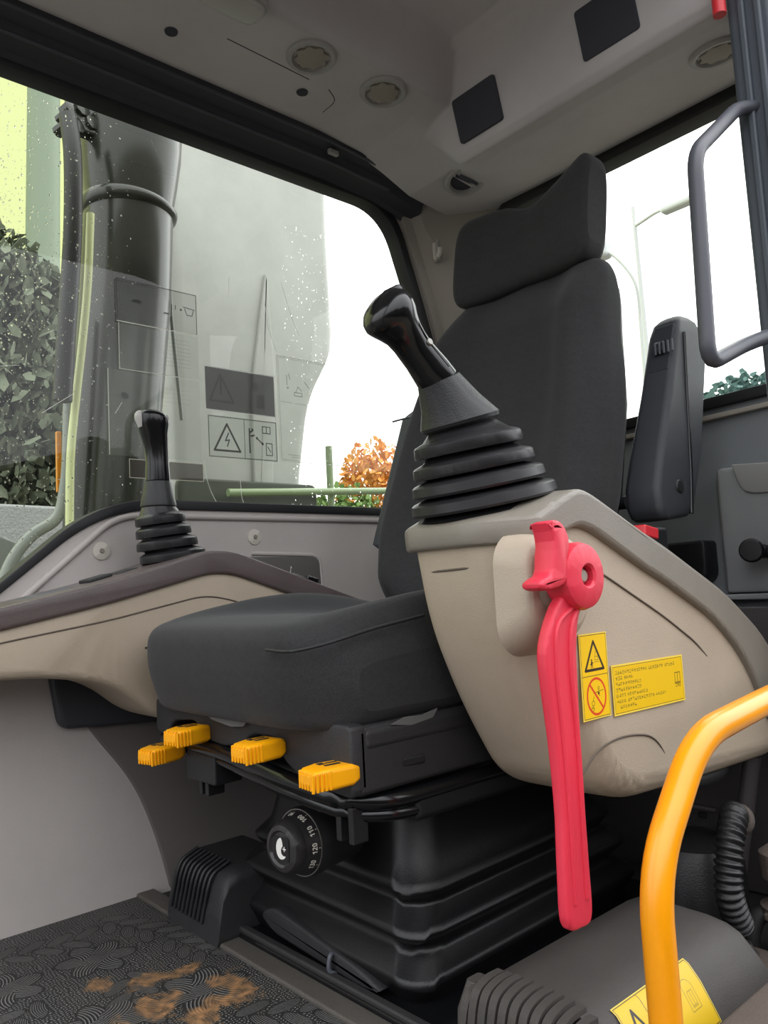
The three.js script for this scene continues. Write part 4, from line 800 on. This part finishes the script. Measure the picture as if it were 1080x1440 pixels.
{
  const h = thing('coat_hook', 'small coat hook on the corner pillar left of the headrest', 'hook', [1.545, 1.46, 0.06]);
  obj('hook_base', rbox(1.545, 1.556, 1.47, 1.535, 0.043, 0.062, 0.004), M.vent, h);
  obj('hook_arm', pipe([[1.543, 1.522, 0.052], [1.54, 1.496, 0.055], [1.536, 1.474, 0.062], [1.532, 1.48, 0.078], [1.532, 1.497, 0.082]], 0.0065, 0.01, 12, true), M.plug, h);
}
for (const [x, y, label] of [[0.6, 0.671, 'round pale plug on the side wall left of the far joystick'], [0.95, 0.699, 'round pale plug on the side wall right of the far joystick']]) {
  const p = thing('wall_plug', label, 'plug', [x, y, 0.002], 'round plugs under the side window');
  obj('washer', lathe([[0, 0.004], [0.013, 0.004], [0.0175, 0.002], [0.018, -0.002]], [x, y, 0.001], [0, 0, 1], 28), M.plug, p);
  obj('pin', lathe([[0, 0.0075], [0.004, 0.007], [0.0055, 0.003]], [x, y, 0.001], [0, 0, 1], 16), mat('#8b8478', 0.6), p);
}
// back wall fittings
{
  const p = thing('storage_pocket', 'grey moulded storage pocket on the back wall below the rear window', 'storage pocket', [1.64, 0.5, 0.87]);
  obj('pocket_body', extrX(shape([[0.745, 0.52, 0.01], [1.03, 0.52, 0.01], [1.03, 0.758, 0.01], [0.783, 0.782, 0.012], [0.745, 0.784, 0.015]], 0.01), 1.632, 1.668, 0.008), M.pocketGrey, p);
  obj('finger_recess', extrX(shape([[0.783, 0.787, 0.004], [1.03, 0.765, 0.004], [1.03, 0.712, 0.015], [0.8, 0.722, 0.03]], 0.01), 1.626, 1.634, 0.003), mat('#b0afac', 0.5), p);
}
tag(obj('storage_bin', extrX(shape([[0.5, 0.63, 0.005], [0.722, 0.634, 0.012], [0.722, 0.54, 0.035], [0.5, 0.54, 0.01]], 0.01), 1.6, 1.66, 0.006), M.black), 'black plastic bin on the back wall beside the storage pocket', 'bin');
{
  const k = thing('coat_peg', 'black round-headed peg on the back wall at the right edge', 'peg', [1.6, 0.58, 0.84]);
  obj('peg_head', lathe([[0, 0.006], [0.02, 0.005], [0.024, 0], [0.02, -0.01]], [1.575, 0.604, 0.83], [-1, 0, 0.2], 28), M.black, k);
  obj('peg_arm', pipe([[1.585, 0.604, 0.83], [1.6, 0.598, 0.86], [1.615, 0.598, 0.95], [1.617, 0.598, 0.96]], 0.014, 0.02, 14), M.black, k);
}
// machinery in the dark corner behind the floor cover
{
  const p = thing('sheet_panel', 'dark grey sheet metal panel with a slot behind the yellow rail', 'panel', [1.42, 0, 0.8]);
  obj('panel_sheet', rbox(1.42, 1.43, 0.0, 0.5, 0.45, 0.93, 0.003), mat('#403c3c', 0.6, { grain: 0.05 }), p);
  obj('panel_fold', rbox(1.408, 1.422, 0.13, 0.137, 0.7, 0.79, 0.002), mat('#5a5554', 0.5), p);
  obj('slot', rbox(1.416, 1.424, 0.113, 0.123, 0.752, 0.768, 0.002), M.seal, p);
  tag(obj('fold_highlight_post', pipe([[1.335, 0.0, 0.845], [1.34, 0.258, 0.9]], 0.014, 0.02, 18), mat('#4a4546', 0.45)), 'round post standing in for a fold highlight under the rear end of the near console', 'post');  // added post in place of the soft highlight along a slanted metal fold
  const h = thing('corrugated_hose', 'black corrugated hose in the dark corner behind the floor cover', 'hose', [1.13, 0.06, 0.96]);
  const pts = [[1.19, 0.2, 0.93], [1.16, 0.205, 0.945], [1.135, 0.185, 0.95], [1.12, 0.15, 0.95], [1.115, 0.115, 0.95], [1.125, 0.085, 0.95], [1.14, 0.06, 0.95]];
  const cv = new THREE.CatmullRomCurve3(pts.map((q) => V(...q))), L = [];
  for (let i = 0; i <= 120; i++) { const q = cv.getPointAt(i / 120); L.push([q.toArray(), 0.0185 + 0.0022 * Math.sin(i / 120 * Math.PI * 2 * 20)]); }
  obj('corrugated_tube', rings(L, 20), M.rubber, h);
  obj('hose_clamp', rings([[[1.205, 0.19, 0.925], 0.024, [1, -0.3, 0]], [[1.23, 0.182, 0.92], 0.024, [1, -0.3, 0]]], 20), mat('#6b625c', 0.5), h);
  tag(obj('rubber_dome', lathe([[0, 0.14], [0.035, 0.138], [0.06, 0.125], [0.07, 0.1], [0.072, 0.0]], [1.2, 0.02, 0.86], [0, 1, 0], 32), M.rubber), 'black rounded rubber cover behind the floor cover', 'cover');
  const v = thing('valve_fitting', 'grimy pipe fitting with flanges at the right edge', 'fitting', [1.2, 0, 0.985]);
  obj('fitting_body', lathe([[0, 0.0], [0.03, 0.0], [0.03, 0.02], [0.018, 0.022], [0.018, 0.055], [0.033, 0.058], [0.035, 0.075], [0.022, 0.08], [0.022, 0.11], [0.03, 0.115], [0.031, 0.15], [0.018, 0.16], [0, 0.162]], [1.215, 0.0, 0.985], [0, 1, 0], 28), M.grime, v);
  obj('elbow', pipe([[1.215, 0.065, 0.985], [1.2, 0.06, 0.95], [1.19, 0.03, 0.94], [1.19, 0.0, 0.94]], 0.012, 0.02, 14), M.darkSteel, v);
  obj('flange', rbox(1.18, 1.26, 0.058, 0.07, 0.965, 1.015, 0.004), M.grime, v);
  const b = thing('hex_bolt', 'hexagon bolt and washers on the metal plate at the right edge', 'bolt', [1.13, 0, 1.0]);
  obj('mount_plate', rbox(1.09, 1.17, 0.0, 0.024, 0.925, 1.07, 0.004), M.grime, b);
  obj('washer', lathe([[0.019, 0], [0.019, 0.004], [0, 0.004]], [1.135, 0.024, 0.955], [0, 1, 0], 24), M.steel, b);
  obj('bolt_head', lathe([[0.0125, 0], [0.0125, 0.011], [0.011, 0.013], [0, 0.013]], [1.135, 0.028, 0.955], [0, 1, 0], 6), M.darkSteel, b);
}
struct('trim_7', [rbox(0.655, 0.692, -0.002, 0.012, 0.0, 1.06, 0.004)], mat('#54504b', 0.55, { grain: 0.04, blotch: 0.15 }));

// ================================================================== LABELS ON THE SIDE WINDOW
function clear(label, x0, x1, y0, y1, draw, opacityTint) { // printed film on the inner face of the pane; alpha from its print
  const W = 512, H = Math.round(512 * (y1 - y0) / (x1 - x0));
  const c = document.createElement('canvas'), a = document.createElement('canvas'); c.width = a.width = W; c.height = a.height = H;
  const x = c.getContext('2d'), z = a.getContext('2d');
  x.fillStyle = opacityTint[0]; x.fillRect(0, 0, W, H); z.fillStyle = opacityTint[1]; z.fillRect(0, 0, W, H);
  const both = { stroke(color, f, lw, al = '#e0e0e0') { for (const [k, s] of [[x, color], [z, al]]) { k.strokeStyle = s; k.lineWidth = lw; k.lineJoin = 'round'; k.beginPath(); f(k); k.stroke(); } }, fill(color, f, al = '#e0e0e0') { for (const [k, s] of [[x, color], [z, al]]) { k.fillStyle = s; k.beginPath(); f(k); k.fill(); } } };
  draw(both, W, H);
  const t = new THREE.CanvasTexture(c), ta = new THREE.CanvasTexture(a); t.colorSpace = THREE.SRGBColorSpace; t.magFilter = ta.magFilter = THREE.LinearFilter;
  const m = new THREE.MeshStandardMaterial({ map: t, alphaMap: ta, transparent: true, roughness: 0.4, side: THREE.DoubleSide });
  const g = new THREE.PlaneGeometry(x1 - x0, y1 - y0).translate((x0 + x1) / 2, (y0 + y1) / 2, -0.0245);
  tag(obj('window_label', g, m, null, true), label, 'label', 'see-through labels on the side window');
}
const rect = (x, y, w, h) => (k) => k.rect(x, y, w, h);
const rows = (b, x, y, n, gap, w, col, al) => { for (let i = 0; i < n; i++) for (let px = x; px < x + w * (i === n - 1 ? 0.6 : 1) - 9; px += 13) b.stroke(col, (k) => { const s = 9; for (let q = 0; q < 3; q++) { const t = rnd() * s; if (q % 2) { k.moveTo(px, y + i * gap + t); k.lineTo(px + s, y + i * gap + t); } else { k.moveTo(px + t, y + i * gap); k.lineTo(px + t, y + i * gap + s); } } }, 2, al); };
clear('see-through window label with black frame and small machine symbols, topmost', 0.652, 0.837, 1.152, 1.246, (b, W, H) => {
  b.stroke('#15180f', rect(3, 3, W - 6, H - 6), 5); b.stroke('#e8ead8', (k) => { k.moveTo(0, H - 3); k.lineTo(W, H - 3); }, 7);
  b.fill('#10120c', (k) => { k.ellipse(130, 118, 32, 11, 0.1, 3.1, 6.3); k.rect(292, 150, 34, 9); k.rect(335, 170, 12, 8); k.rect(400, 108, 12, 12); }); rows(b, 60, 30, 3, 20, 210, '#23261c', '#707070');
  b.stroke('#171a12', (k) => { k.moveTo(420, 92); k.lineTo(500, 100); k.moveTo(430, 100); k.lineTo(445, 140); k.lineTo(480, 140); k.lineTo(490, 104); k.moveTo(345, 90); k.lineTo(345, 130); k.moveTo(370, 92); k.lineTo(370, 120); }, 5);
}, ['#3c4238', '#303030']);
clear('see-through window label with rows of fine print under the framed symbol label', 0.655, 0.838, 1.05, 1.15, (b, W, H) => { b.stroke('#d8dccb', (k) => { k.moveTo(3, 0); k.lineTo(3, H); k.moveTo(0, H - 3); k.lineTo(W, H - 3); }, 5); rows(b, 30, 40, 9, 24, 430, '#4a5044', '#5a5a5a'); }, ['#9aa192', '#303030']);
clear('large faint see-through window label behind the far joystick', 0.63, 0.838, 0.868, 1.048, (b, W, H) => { b.stroke('#cfd4c2', (k) => { k.moveTo(3, 0); k.lineTo(3, H); }, 5); rows(b, 110, 60, 5, 24, 350, '#6d7363', '#404040'); b.fill('#3b4035', (k) => { k.ellipse(90, 130, 22, 16, 0.4, 0, 7); }, '#707070'); }, ['#a3aa99', '#282828']);
clear('brown strip label at the bottom of the window behind the far joystick', 0.672, 0.842, 0.823, 0.863, (b, W, H) => { b.stroke('#d8d4c0', rect(2, 2, W - 4, H - 4), 4); }, ['#3a3122', '#b8b8b8']);
clear('dark window label with a faint triangle', 0.851, 1.038, 0.987, 1.088, (b, W, H) => { b.stroke('#d4d8cf', rect(3, 3, W - 6, H - 6), 6); b.stroke('#1b1a1e', (k) => { k.moveTo(110, 45); k.lineTo(200, 215); k.lineTo(35, 215); k.closePath(); k.moveTo(112, 50); k.lineTo(112, 170); }, 14); b.fill('#232126', (k) => { k.ellipse(360, 90, 22, 30, 0, 0, 7); k.rect(370, 140, 60, 90); }); }, ['#2f2d31', '#d4d4d4']);
clear('pale window label with a black lightning triangle and a book symbol', 0.856, 1.039, 0.88, 0.976, (b, W, H) => {
  b.stroke('#20261f', rect(6, 6, W - 12, H - 12), 5); b.stroke('#20261f', (k) => { k.moveTo(262, 6); k.lineTo(262, H - 6); }, 4);
  b.stroke('#0f120e', (k) => { k.moveTo(135, 50); k.lineTo(228, 222); k.lineTo(42, 222); k.closePath(); }, 13); b.stroke('#10130f', (k) => { k.moveTo(146, 105); k.lineTo(122, 158); k.lineTo(150, 150); k.lineTo(134, 196); }, 8);
  b.stroke('#141713', (k) => { k.moveTo(300, 60); k.lineTo(300, 225); k.moveTo(300, 90); k.lineTo(330, 70); k.moveTo(316, 62); k.lineTo(330, 70); k.moveTo(308, 112); k.lineTo(340, 104); }, 10); b.stroke('#141713', (k) => { k.moveTo(352, 120); k.lineTo(400, 158); }, 8); b.fill('#141713', (k) => { k.arc(356, 122, 9, 0, 7); k.arc(398, 156, 9, 0, 7); });
  b.stroke('#1b1f1a', (k) => { k.rect(400, 40, 60, 44); k.moveTo(430, 40); k.lineTo(430, 84); k.rect(425, 150, 46, 80); k.moveTo(436, 172); k.lineTo(460, 208); }, 6);
}, ['#b4bfae', '#585858']);
clear('tall pale window label with line drawings and fine print, rightmost on the window', 1.046, 1.24, 0.882, 1.143, (b, W, H) => {
  b.stroke('#e4e8d8', rect(3, 3, W - 6, H - 6), 6); b.stroke('#4b5446', rect(14, 14, W - 28, H - 28), 3, '#808080');
  b.stroke('#30382e', (k) => { k.moveTo(75, 120); k.lineTo(75, 190); k.moveTo(90, 110); k.lineTo(100, 150); k.rect(130, 230, 60, 22); k.moveTo(140, 230); k.lineTo(160, 190); k.lineTo(190, 215); k.moveTo(215, 150); k.lineTo(250, 190); k.rect(450, 40, 34, 26); k.moveTo(380, 110); k.arc(390, 130, 16, 0, 5); k.moveTo(370, 220); k.lineTo(440, 260); k.moveTo(400, 330); k.lineTo(460, 340); }, 6, '#909090'); b.fill('#30382e', (k) => k.arc(80, 205, 8, 0, 7), '#909090');
  b.stroke('#5c6655', (k) => { k.moveTo(20, 300); k.lineTo(W - 20, 310); k.moveTo(60, 640); k.lineTo(300, 650); k.moveTo(90, 655); k.lineTo(240, 660); }, 4, '#808080'); rows(b, 90, 350, 11, 20, 360, '#6b7563', '#404040');
}, ['#ccd4c0', '#303030']);

// rain drops on the outer face of the pane
{
  const g = new THREE.SphereGeometry(1, 10, 6, 0, Math.PI * 2, 0, Math.PI / 2).rotateX(-Math.PI / 2), N = 2600, im = new THREE.InstancedMesh(g, M.droplet, N), m = new THREE.Matrix4();
  for (let i = 0; i < N; i++) {
    const left = i < N * 0.7, x = left ? rr(0.39, 0.39 + Math.pow(rnd(), 0.7) * 0.34) : rr(1.08, 1.42), y = left ? rr(0.66, 1.6) : rr(0.78, 1.5), s = 0.0006 + 0.0014 * Math.pow(rnd(), 3);
    m.compose(V(x, y, -0.0322), new THREE.Quaternion(), V(s * rr(0.8, 1.1), s * rr(0.9, 1.8), s * 0.6)); im.setMatrixAt(i, m);
  }
  im.name = 'rain_drops'; scene.add(im); tag(im, 'rain drops on the outside of the side window', 'rain drops'); im.userData.kind = 'stuff';
}
tag(obj('window_scratches', [[[0.86, 0.8], [0.875, 0.775], [0.89, 0.765]], [[0.935, 0.83], [0.938, 0.79], [0.946, 0.768]], [[1.02, 1.27], [1.03, 1.2], [1.05, 1.15]], [[0.66, 0.98], [0.645, 0.955]], [[0.42, 1.02], [0.46, 1.028]], [[0.5, 0.94], [0.56, 0.985]], [[0.86, 0.8], [0.85, 0.83], [0.845, 0.87]], [[0.92, 1.26], [0.925, 1.31]], [[0.74, 1.58], [0.77, 1.53]], [[1.07, 1.33], [1.1, 1.24], [1.12, 1.2]]].map((p) => pipe(p.map(([x, y]) => [x, y, -0.0255]), 0.0006, 0.01, 4, p.length > 2)), M.scratch), 'fine pale scratches and scrape marks on the side window glass', 'scratches');

// ================================================================== OUTSIDE
// the machine's boom and cylinder beside the side window
{
  const b = thing('boom', 'broad grey excavator boom outside the side window', 'boom', [1.5, 0.2, -1.05]);
  obj('boom_plate', extr(shape([[1.16, 0.4], [1.66, 0.4], [1.67, 0.95, 0.1], [1.73, 1.28, 0.1], [1.845, 1.47, 0.1], [1.862, 1.56, 0.05], [1.855, 2.0, 0.2], [1.9, 3.4], [1.0, 3.4], [1.0, 2.2, 0.1], [1.16, 1.95, 0.1], [1.16, 1.4, 0.2]], 0.03), -1.3, -0.8, 0.05, 5, 12), M.boom, b);
  obj('stiffener', extr(shape([[1.45, 0.6, 0.02], [1.5, 0.6, 0.02], [1.56, 1.3, 0.1], [1.54, 1.75, 0.05], [1.46, 1.3, 0.1]], 0.02), -0.802, -0.785, 0.004), M.boom, b);
  const c = thing('boom_cylinder', 'dark hydraulic cylinder with wide collared head in front of the boom', 'cylinder', [0.86, 0.3, -0.5]);
  obj('barrel', rings([[[0.8, 0.3, -0.5], 0.105], [[0.812, 0.7, -0.5], 0.11], [[0.85, 1.1, -0.5], 0.118], [[0.878, 1.4, -0.5], 0.124], [[0.895, 1.64, -0.5], 0.121]], 48), M.barrel, c);
  obj('collar', rings([[[0.895, 1.63, -0.5], 0.12], [[0.895, 1.637, -0.5], 0.13], [[0.895, 1.652, -0.5], 0.133], [[0.896, 1.664, -0.5], 0.126]], 48), M.barrel, c);
  obj('head', rings([[[0.896, 1.655, -0.5], 0.118], [[0.9, 1.74, -0.5], 0.13], [[0.905, 1.82, -0.5], 0.138], [[0.907, 1.88, -0.5], 0.141], [[0.907, 1.905, -0.5], 0.141]], 48), M.barrel, c);
  obj('head_cap', rings([[[0.907, 1.9, -0.5], 0.135], [[0.907, 1.912, -0.5], 0.137], [[0.907, 1.96, -0.5], 0.137], [[0.907, 1.975, -0.5], 0.125], [[0.907, 1.98, -0.5], 0.09]], 48), M.barrel, c);
  obj('mount_lug', rbox(0.82, 1.145, 0.42, 0.6, -0.7995, -0.52, 0.02), M.boom, c);
  obj('side_brace', pipe([[1.02, 1.66, -0.52], [1.04, 1.4, -0.55], [1.09, 1.1, -0.6]], 0.006, 0.02, 8), M.rail, c);
  const cl = [];
  for (const [x, y, r] of [[0.715, 1.86, 0.02], [0.745, 1.87, 0.022], [0.77, 1.84, 0.02], [0.73, 1.82, 0.024], [0.695, 1.8, 0.016], [0.8, 1.865, 0.012], [0.7, 1.835, 0.014]]) cl.push(lathe([[0, 0.02], [r, 0.015], [r, -0.015], [0, -0.02]], [x, y, -0.45], [0.3, 0.2, 1], 8));
  cl.push(rbox(0.7, 0.79, 1.81, 1.865, -0.48, -0.44, 0.008));
  obj('hose_clamp', cl, M.barrel, c);
}
tag(obj('hydraulic_hose', pipe([[0.69, 1.8, -0.385], [0.69, 1.7, -0.36], [0.683, 1.5, -0.345], [0.668, 1.3, -0.34], [0.656, 1.15, -0.34], [0.65, 1.05, -0.34]], 0.022, 0.05, 14, true), M.hose), 'black hydraulic hose hanging beside the boom cylinder', 'hose');
tag(obj('guard_rail', pipe([[0.7, 1.32, -0.42], [0.693, 1.05, -0.42], [0.682, 0.86, -0.42], [0.66, 0.78, -0.42], [0.6, 0.735, -0.42], [0.545, 0.65, -0.42], [0.52, 0.4, -0.42]], 0.014, 0.04, 14, true), M.rail), 'grey tubular guard rail outside the window at the left edge', 'rail');
tag(obj('bright_gap_pipe', pipe([[0.737, 1.55, -0.37], [0.726, 1.36, -0.37], [0.711, 1.215, -0.37], [0.693, 1.068, -0.37], [0.678, 0.927, -0.37], [0.67, 0.6, -0.37]], 0.01, 0.05, 12, true), mat('#e6edb4', 0.4)), 'pale yellow-green pipe added for the bright gap beside the dark boom cylinder', 'pipe');  // added pipe, its pale colour stands for the bright gap beside the barrel
tag(obj('deck_box', extr(shape([[1.15, -1.3], [1.7, -1.3], [1.7, 0.955, 0.03], [1.15, 0.955, 0.03]], 0.01), -0.782, -0.757, 0.008), mat('#3f4438', 0.6, { blotch: 0.3 })), 'dark green-grey machine deck panel below the boom, behind the green rail', 'panel');
tag(obj('yellow_strip', rbox(0.703, 0.718, 0.86, 1.02, -0.55, -0.54, 0.003), M.yellowPaint), 'thin yellow painted strip outside the window beside the guard rail', 'strip');
tag(obj('guard_rail', [pipe([[1.31, 0.906, -0.72], [2.2, 0.95, -0.72]], 0.013, 0.02, 14), pipe([[1.75, -1.3, -0.75], [1.757, 1.1, -0.75]], 0.013, 0.02, 14)], M.railGreen), 'pale green horizontal rail seen through the bottom of the side window', 'rail');
tag(obj('side_mirror', [loft([[0.61, 0.01], [0.64, 0.06], [0.7, 0.075], [0.74, 0.06], [0.755, 0.02]].map(([y, w]) => loopXZ(0.6 - w, 0.6 + w, -0.75, -0.68, 0.03, y, 5)))], M.rail), 'rounded grey mirror back outside the window behind the slanted sill', 'mirror');
// far things
tag(obj('concrete_barrier', [extr(shape([[-6, -1.3], [1.9, -1.3], [1.88, 1.12, 0.05], [-6, 1.3]]), -3.5, -3, 0.02)], M.concrete), 'grey concrete barrier wall outside at the lower left', 'barrier');
tag(obj('building', [rbox(-9, 6.2, -1.3, 11, -14, -9, 0.05), rbox(-9, 6.25, 10.8, 11.2, -14, -8.9, 0.05)], M.render), 'pale yellow-green rendered building far outside the side window', 'building');
tag(obj('utility_pole', [rings([[[2.38, -1.3, -6], 0.17], [[2.56, 9, -6], 0.14]], 20)], M.poleGrey), 'grey-green concrete pole outside at the left edge, the thicker of two', 'pole');
tag(obj('utility_pole', [rings([[[2.62, -1.3, -6], 0.05], [[2.82, 9, -6], 0.05]], 12)], M.poleGrey), 'thin pole beside the thick concrete pole outside', 'pole');
function streetLamp(x, z, top, dir, label) {
  const l = thing('street_lamp', label, 'street lamp', [x, -1.3, z], 'street lamps behind the rear window');
  obj('pole', rings([[[x, -1.3, z + 0.1], 0.05], [[x, top, z], 0.035]], 12), M.lampPole, l);
  obj('arm', pipe([[x, top - 0.35, z], [x - 0.1, top - 0.3, z + dir * 0.5], [x - 0.2, top - 0.4, z + dir * 0.8]], 0.03, 0.2, 8), M.lampPole, l);
  obj('lamp_head', rbox(x - 0.3, x - 0.1, top - 0.46, top - 0.34, z + dir * 0.9 - 0.28, z + dir * 0.9 + 0.28, 0.05), M.lampPole, l);
}
streetLamp(12, -5.1, 6.85, 1, 'tall street lamp with its arm to the right, seen through the rear window');
{
  const l = thing('street_lamp', 'street lamp with a drooping arm close behind the headrest', 'street lamp', [11.6, -1.3, -5.0], 'street lamps behind the rear window');
  obj('arm', pipe([[12.2, 4.95, -5.25], [12.1, 5.6, -5.25], [12, 6.2, -5.6], [12, 6.3, -5.8]], 0.03, 0.2, 8, true), M.lampPole, l);
  obj('lamp_head', rbox(11.85, 12.15, 6.15, 6.45, -6.1, -5.62, 0.08), M.lampPole, l);
  obj('pole', rings([[[12.3, -1.3, -5.35], 0.05], [[12.2, 5.0, -5.25], 0.04]], 12), M.lampPole, l);
}
// trees: trunk, branches and a crown of leaf cards with thickness of their own clumps
function tree(name, label, cx, cz, y0, top, rad, leafMat, n, group, squash = 1) {
  const t = thing(name, label, 'tree', [cx, -1.3, cz], group);
  obj('trunk', [rings([[[cx, -1.3, cz], 0.12], [[cx + 0.05, (y0 + top) / 2, cz], 0.06]], 10), pipe([[cx, y0, cz], [cx + rad * 0.4, (y0 + top) / 2, cz + 0.2]], 0.04, 0.1, 6), pipe([[cx, y0, cz], [cx - rad * 0.4, (y0 + top) / 2, cz - 0.2]], 0.04, 0.1, 6)], M.trunk, t);
  const leaf = new THREE.CircleGeometry(1, 5); leaf.scale(1, 0.55, 1);
  const im = new THREE.InstancedMesh(leaf, leafMat, n), m = new THREE.Matrix4();
  for (let i = 0; i < n; i++) {
    const d = V(rr(-1, 1), rr(-1, 1), rr(-1, 1)); if (d.length() > 1) d.normalize(); d.multiplyScalar(0.55 + 0.45 * Math.pow(rnd(), 0.4));
    const p = V(cx + d.x * rad, (y0 + top) / 2 + d.y * (top - y0) / 2, cz + d.z * rad * squash), s = rr(0.03, 0.08) * Math.min(1.2, rad + 0.2);
    p.x += rad * 0.12 * Math.sin(p.y * 4 + cz); m.compose(p.sub(V(cx, -1.3, cz)), new THREE.Quaternion().setFromEuler(new THREE.Euler(rr(0, 6), rr(0, 6), rr(0, 6))), V(s, s, s)); im.setMatrixAt(i, m);
  }
  im.name = 'crown'; im.userData.kind = 'stuff'; t.add(im);
}
tree('tree', 'dark green tree outside the left edge of the side window', 1.4, -5.2, 0.6, 3.75, 1.1, M.leafDark, 14000);
tree('tree', 'smaller dark tree behind the boom cylinder outside', 2.9, -5.6, 0.6, 3.2, 0.9, M.leafDark, 6000);
tree('tree', 'orange autumn tree outside, left of the seat back', 5.75, -5, 0.6, 2.25, 0.55, M.leafOrange, 3500);
tree('tree', 'green and yellow bush below the orange autumn tree outside', 5.2, -5, 0.2, 1.75, 0.5, M.leafGreen, 3500);
tree('tree', 'blue-green rounded tree top outside the rear window', 12.2, -3.3, 0.3, 3.55, 1.5, M.leafBlue, 26000);

// ------------------------------------------------------------------ render
const renderer = new THREE.WebGLRenderer({ antialias: true });
renderer.toneMapping = THREE.LinearToneMapping; renderer.toneMappingExposure = EXPOSURE; renderer.shadowMap.enabled = true;
renderer.render(scene, camera);
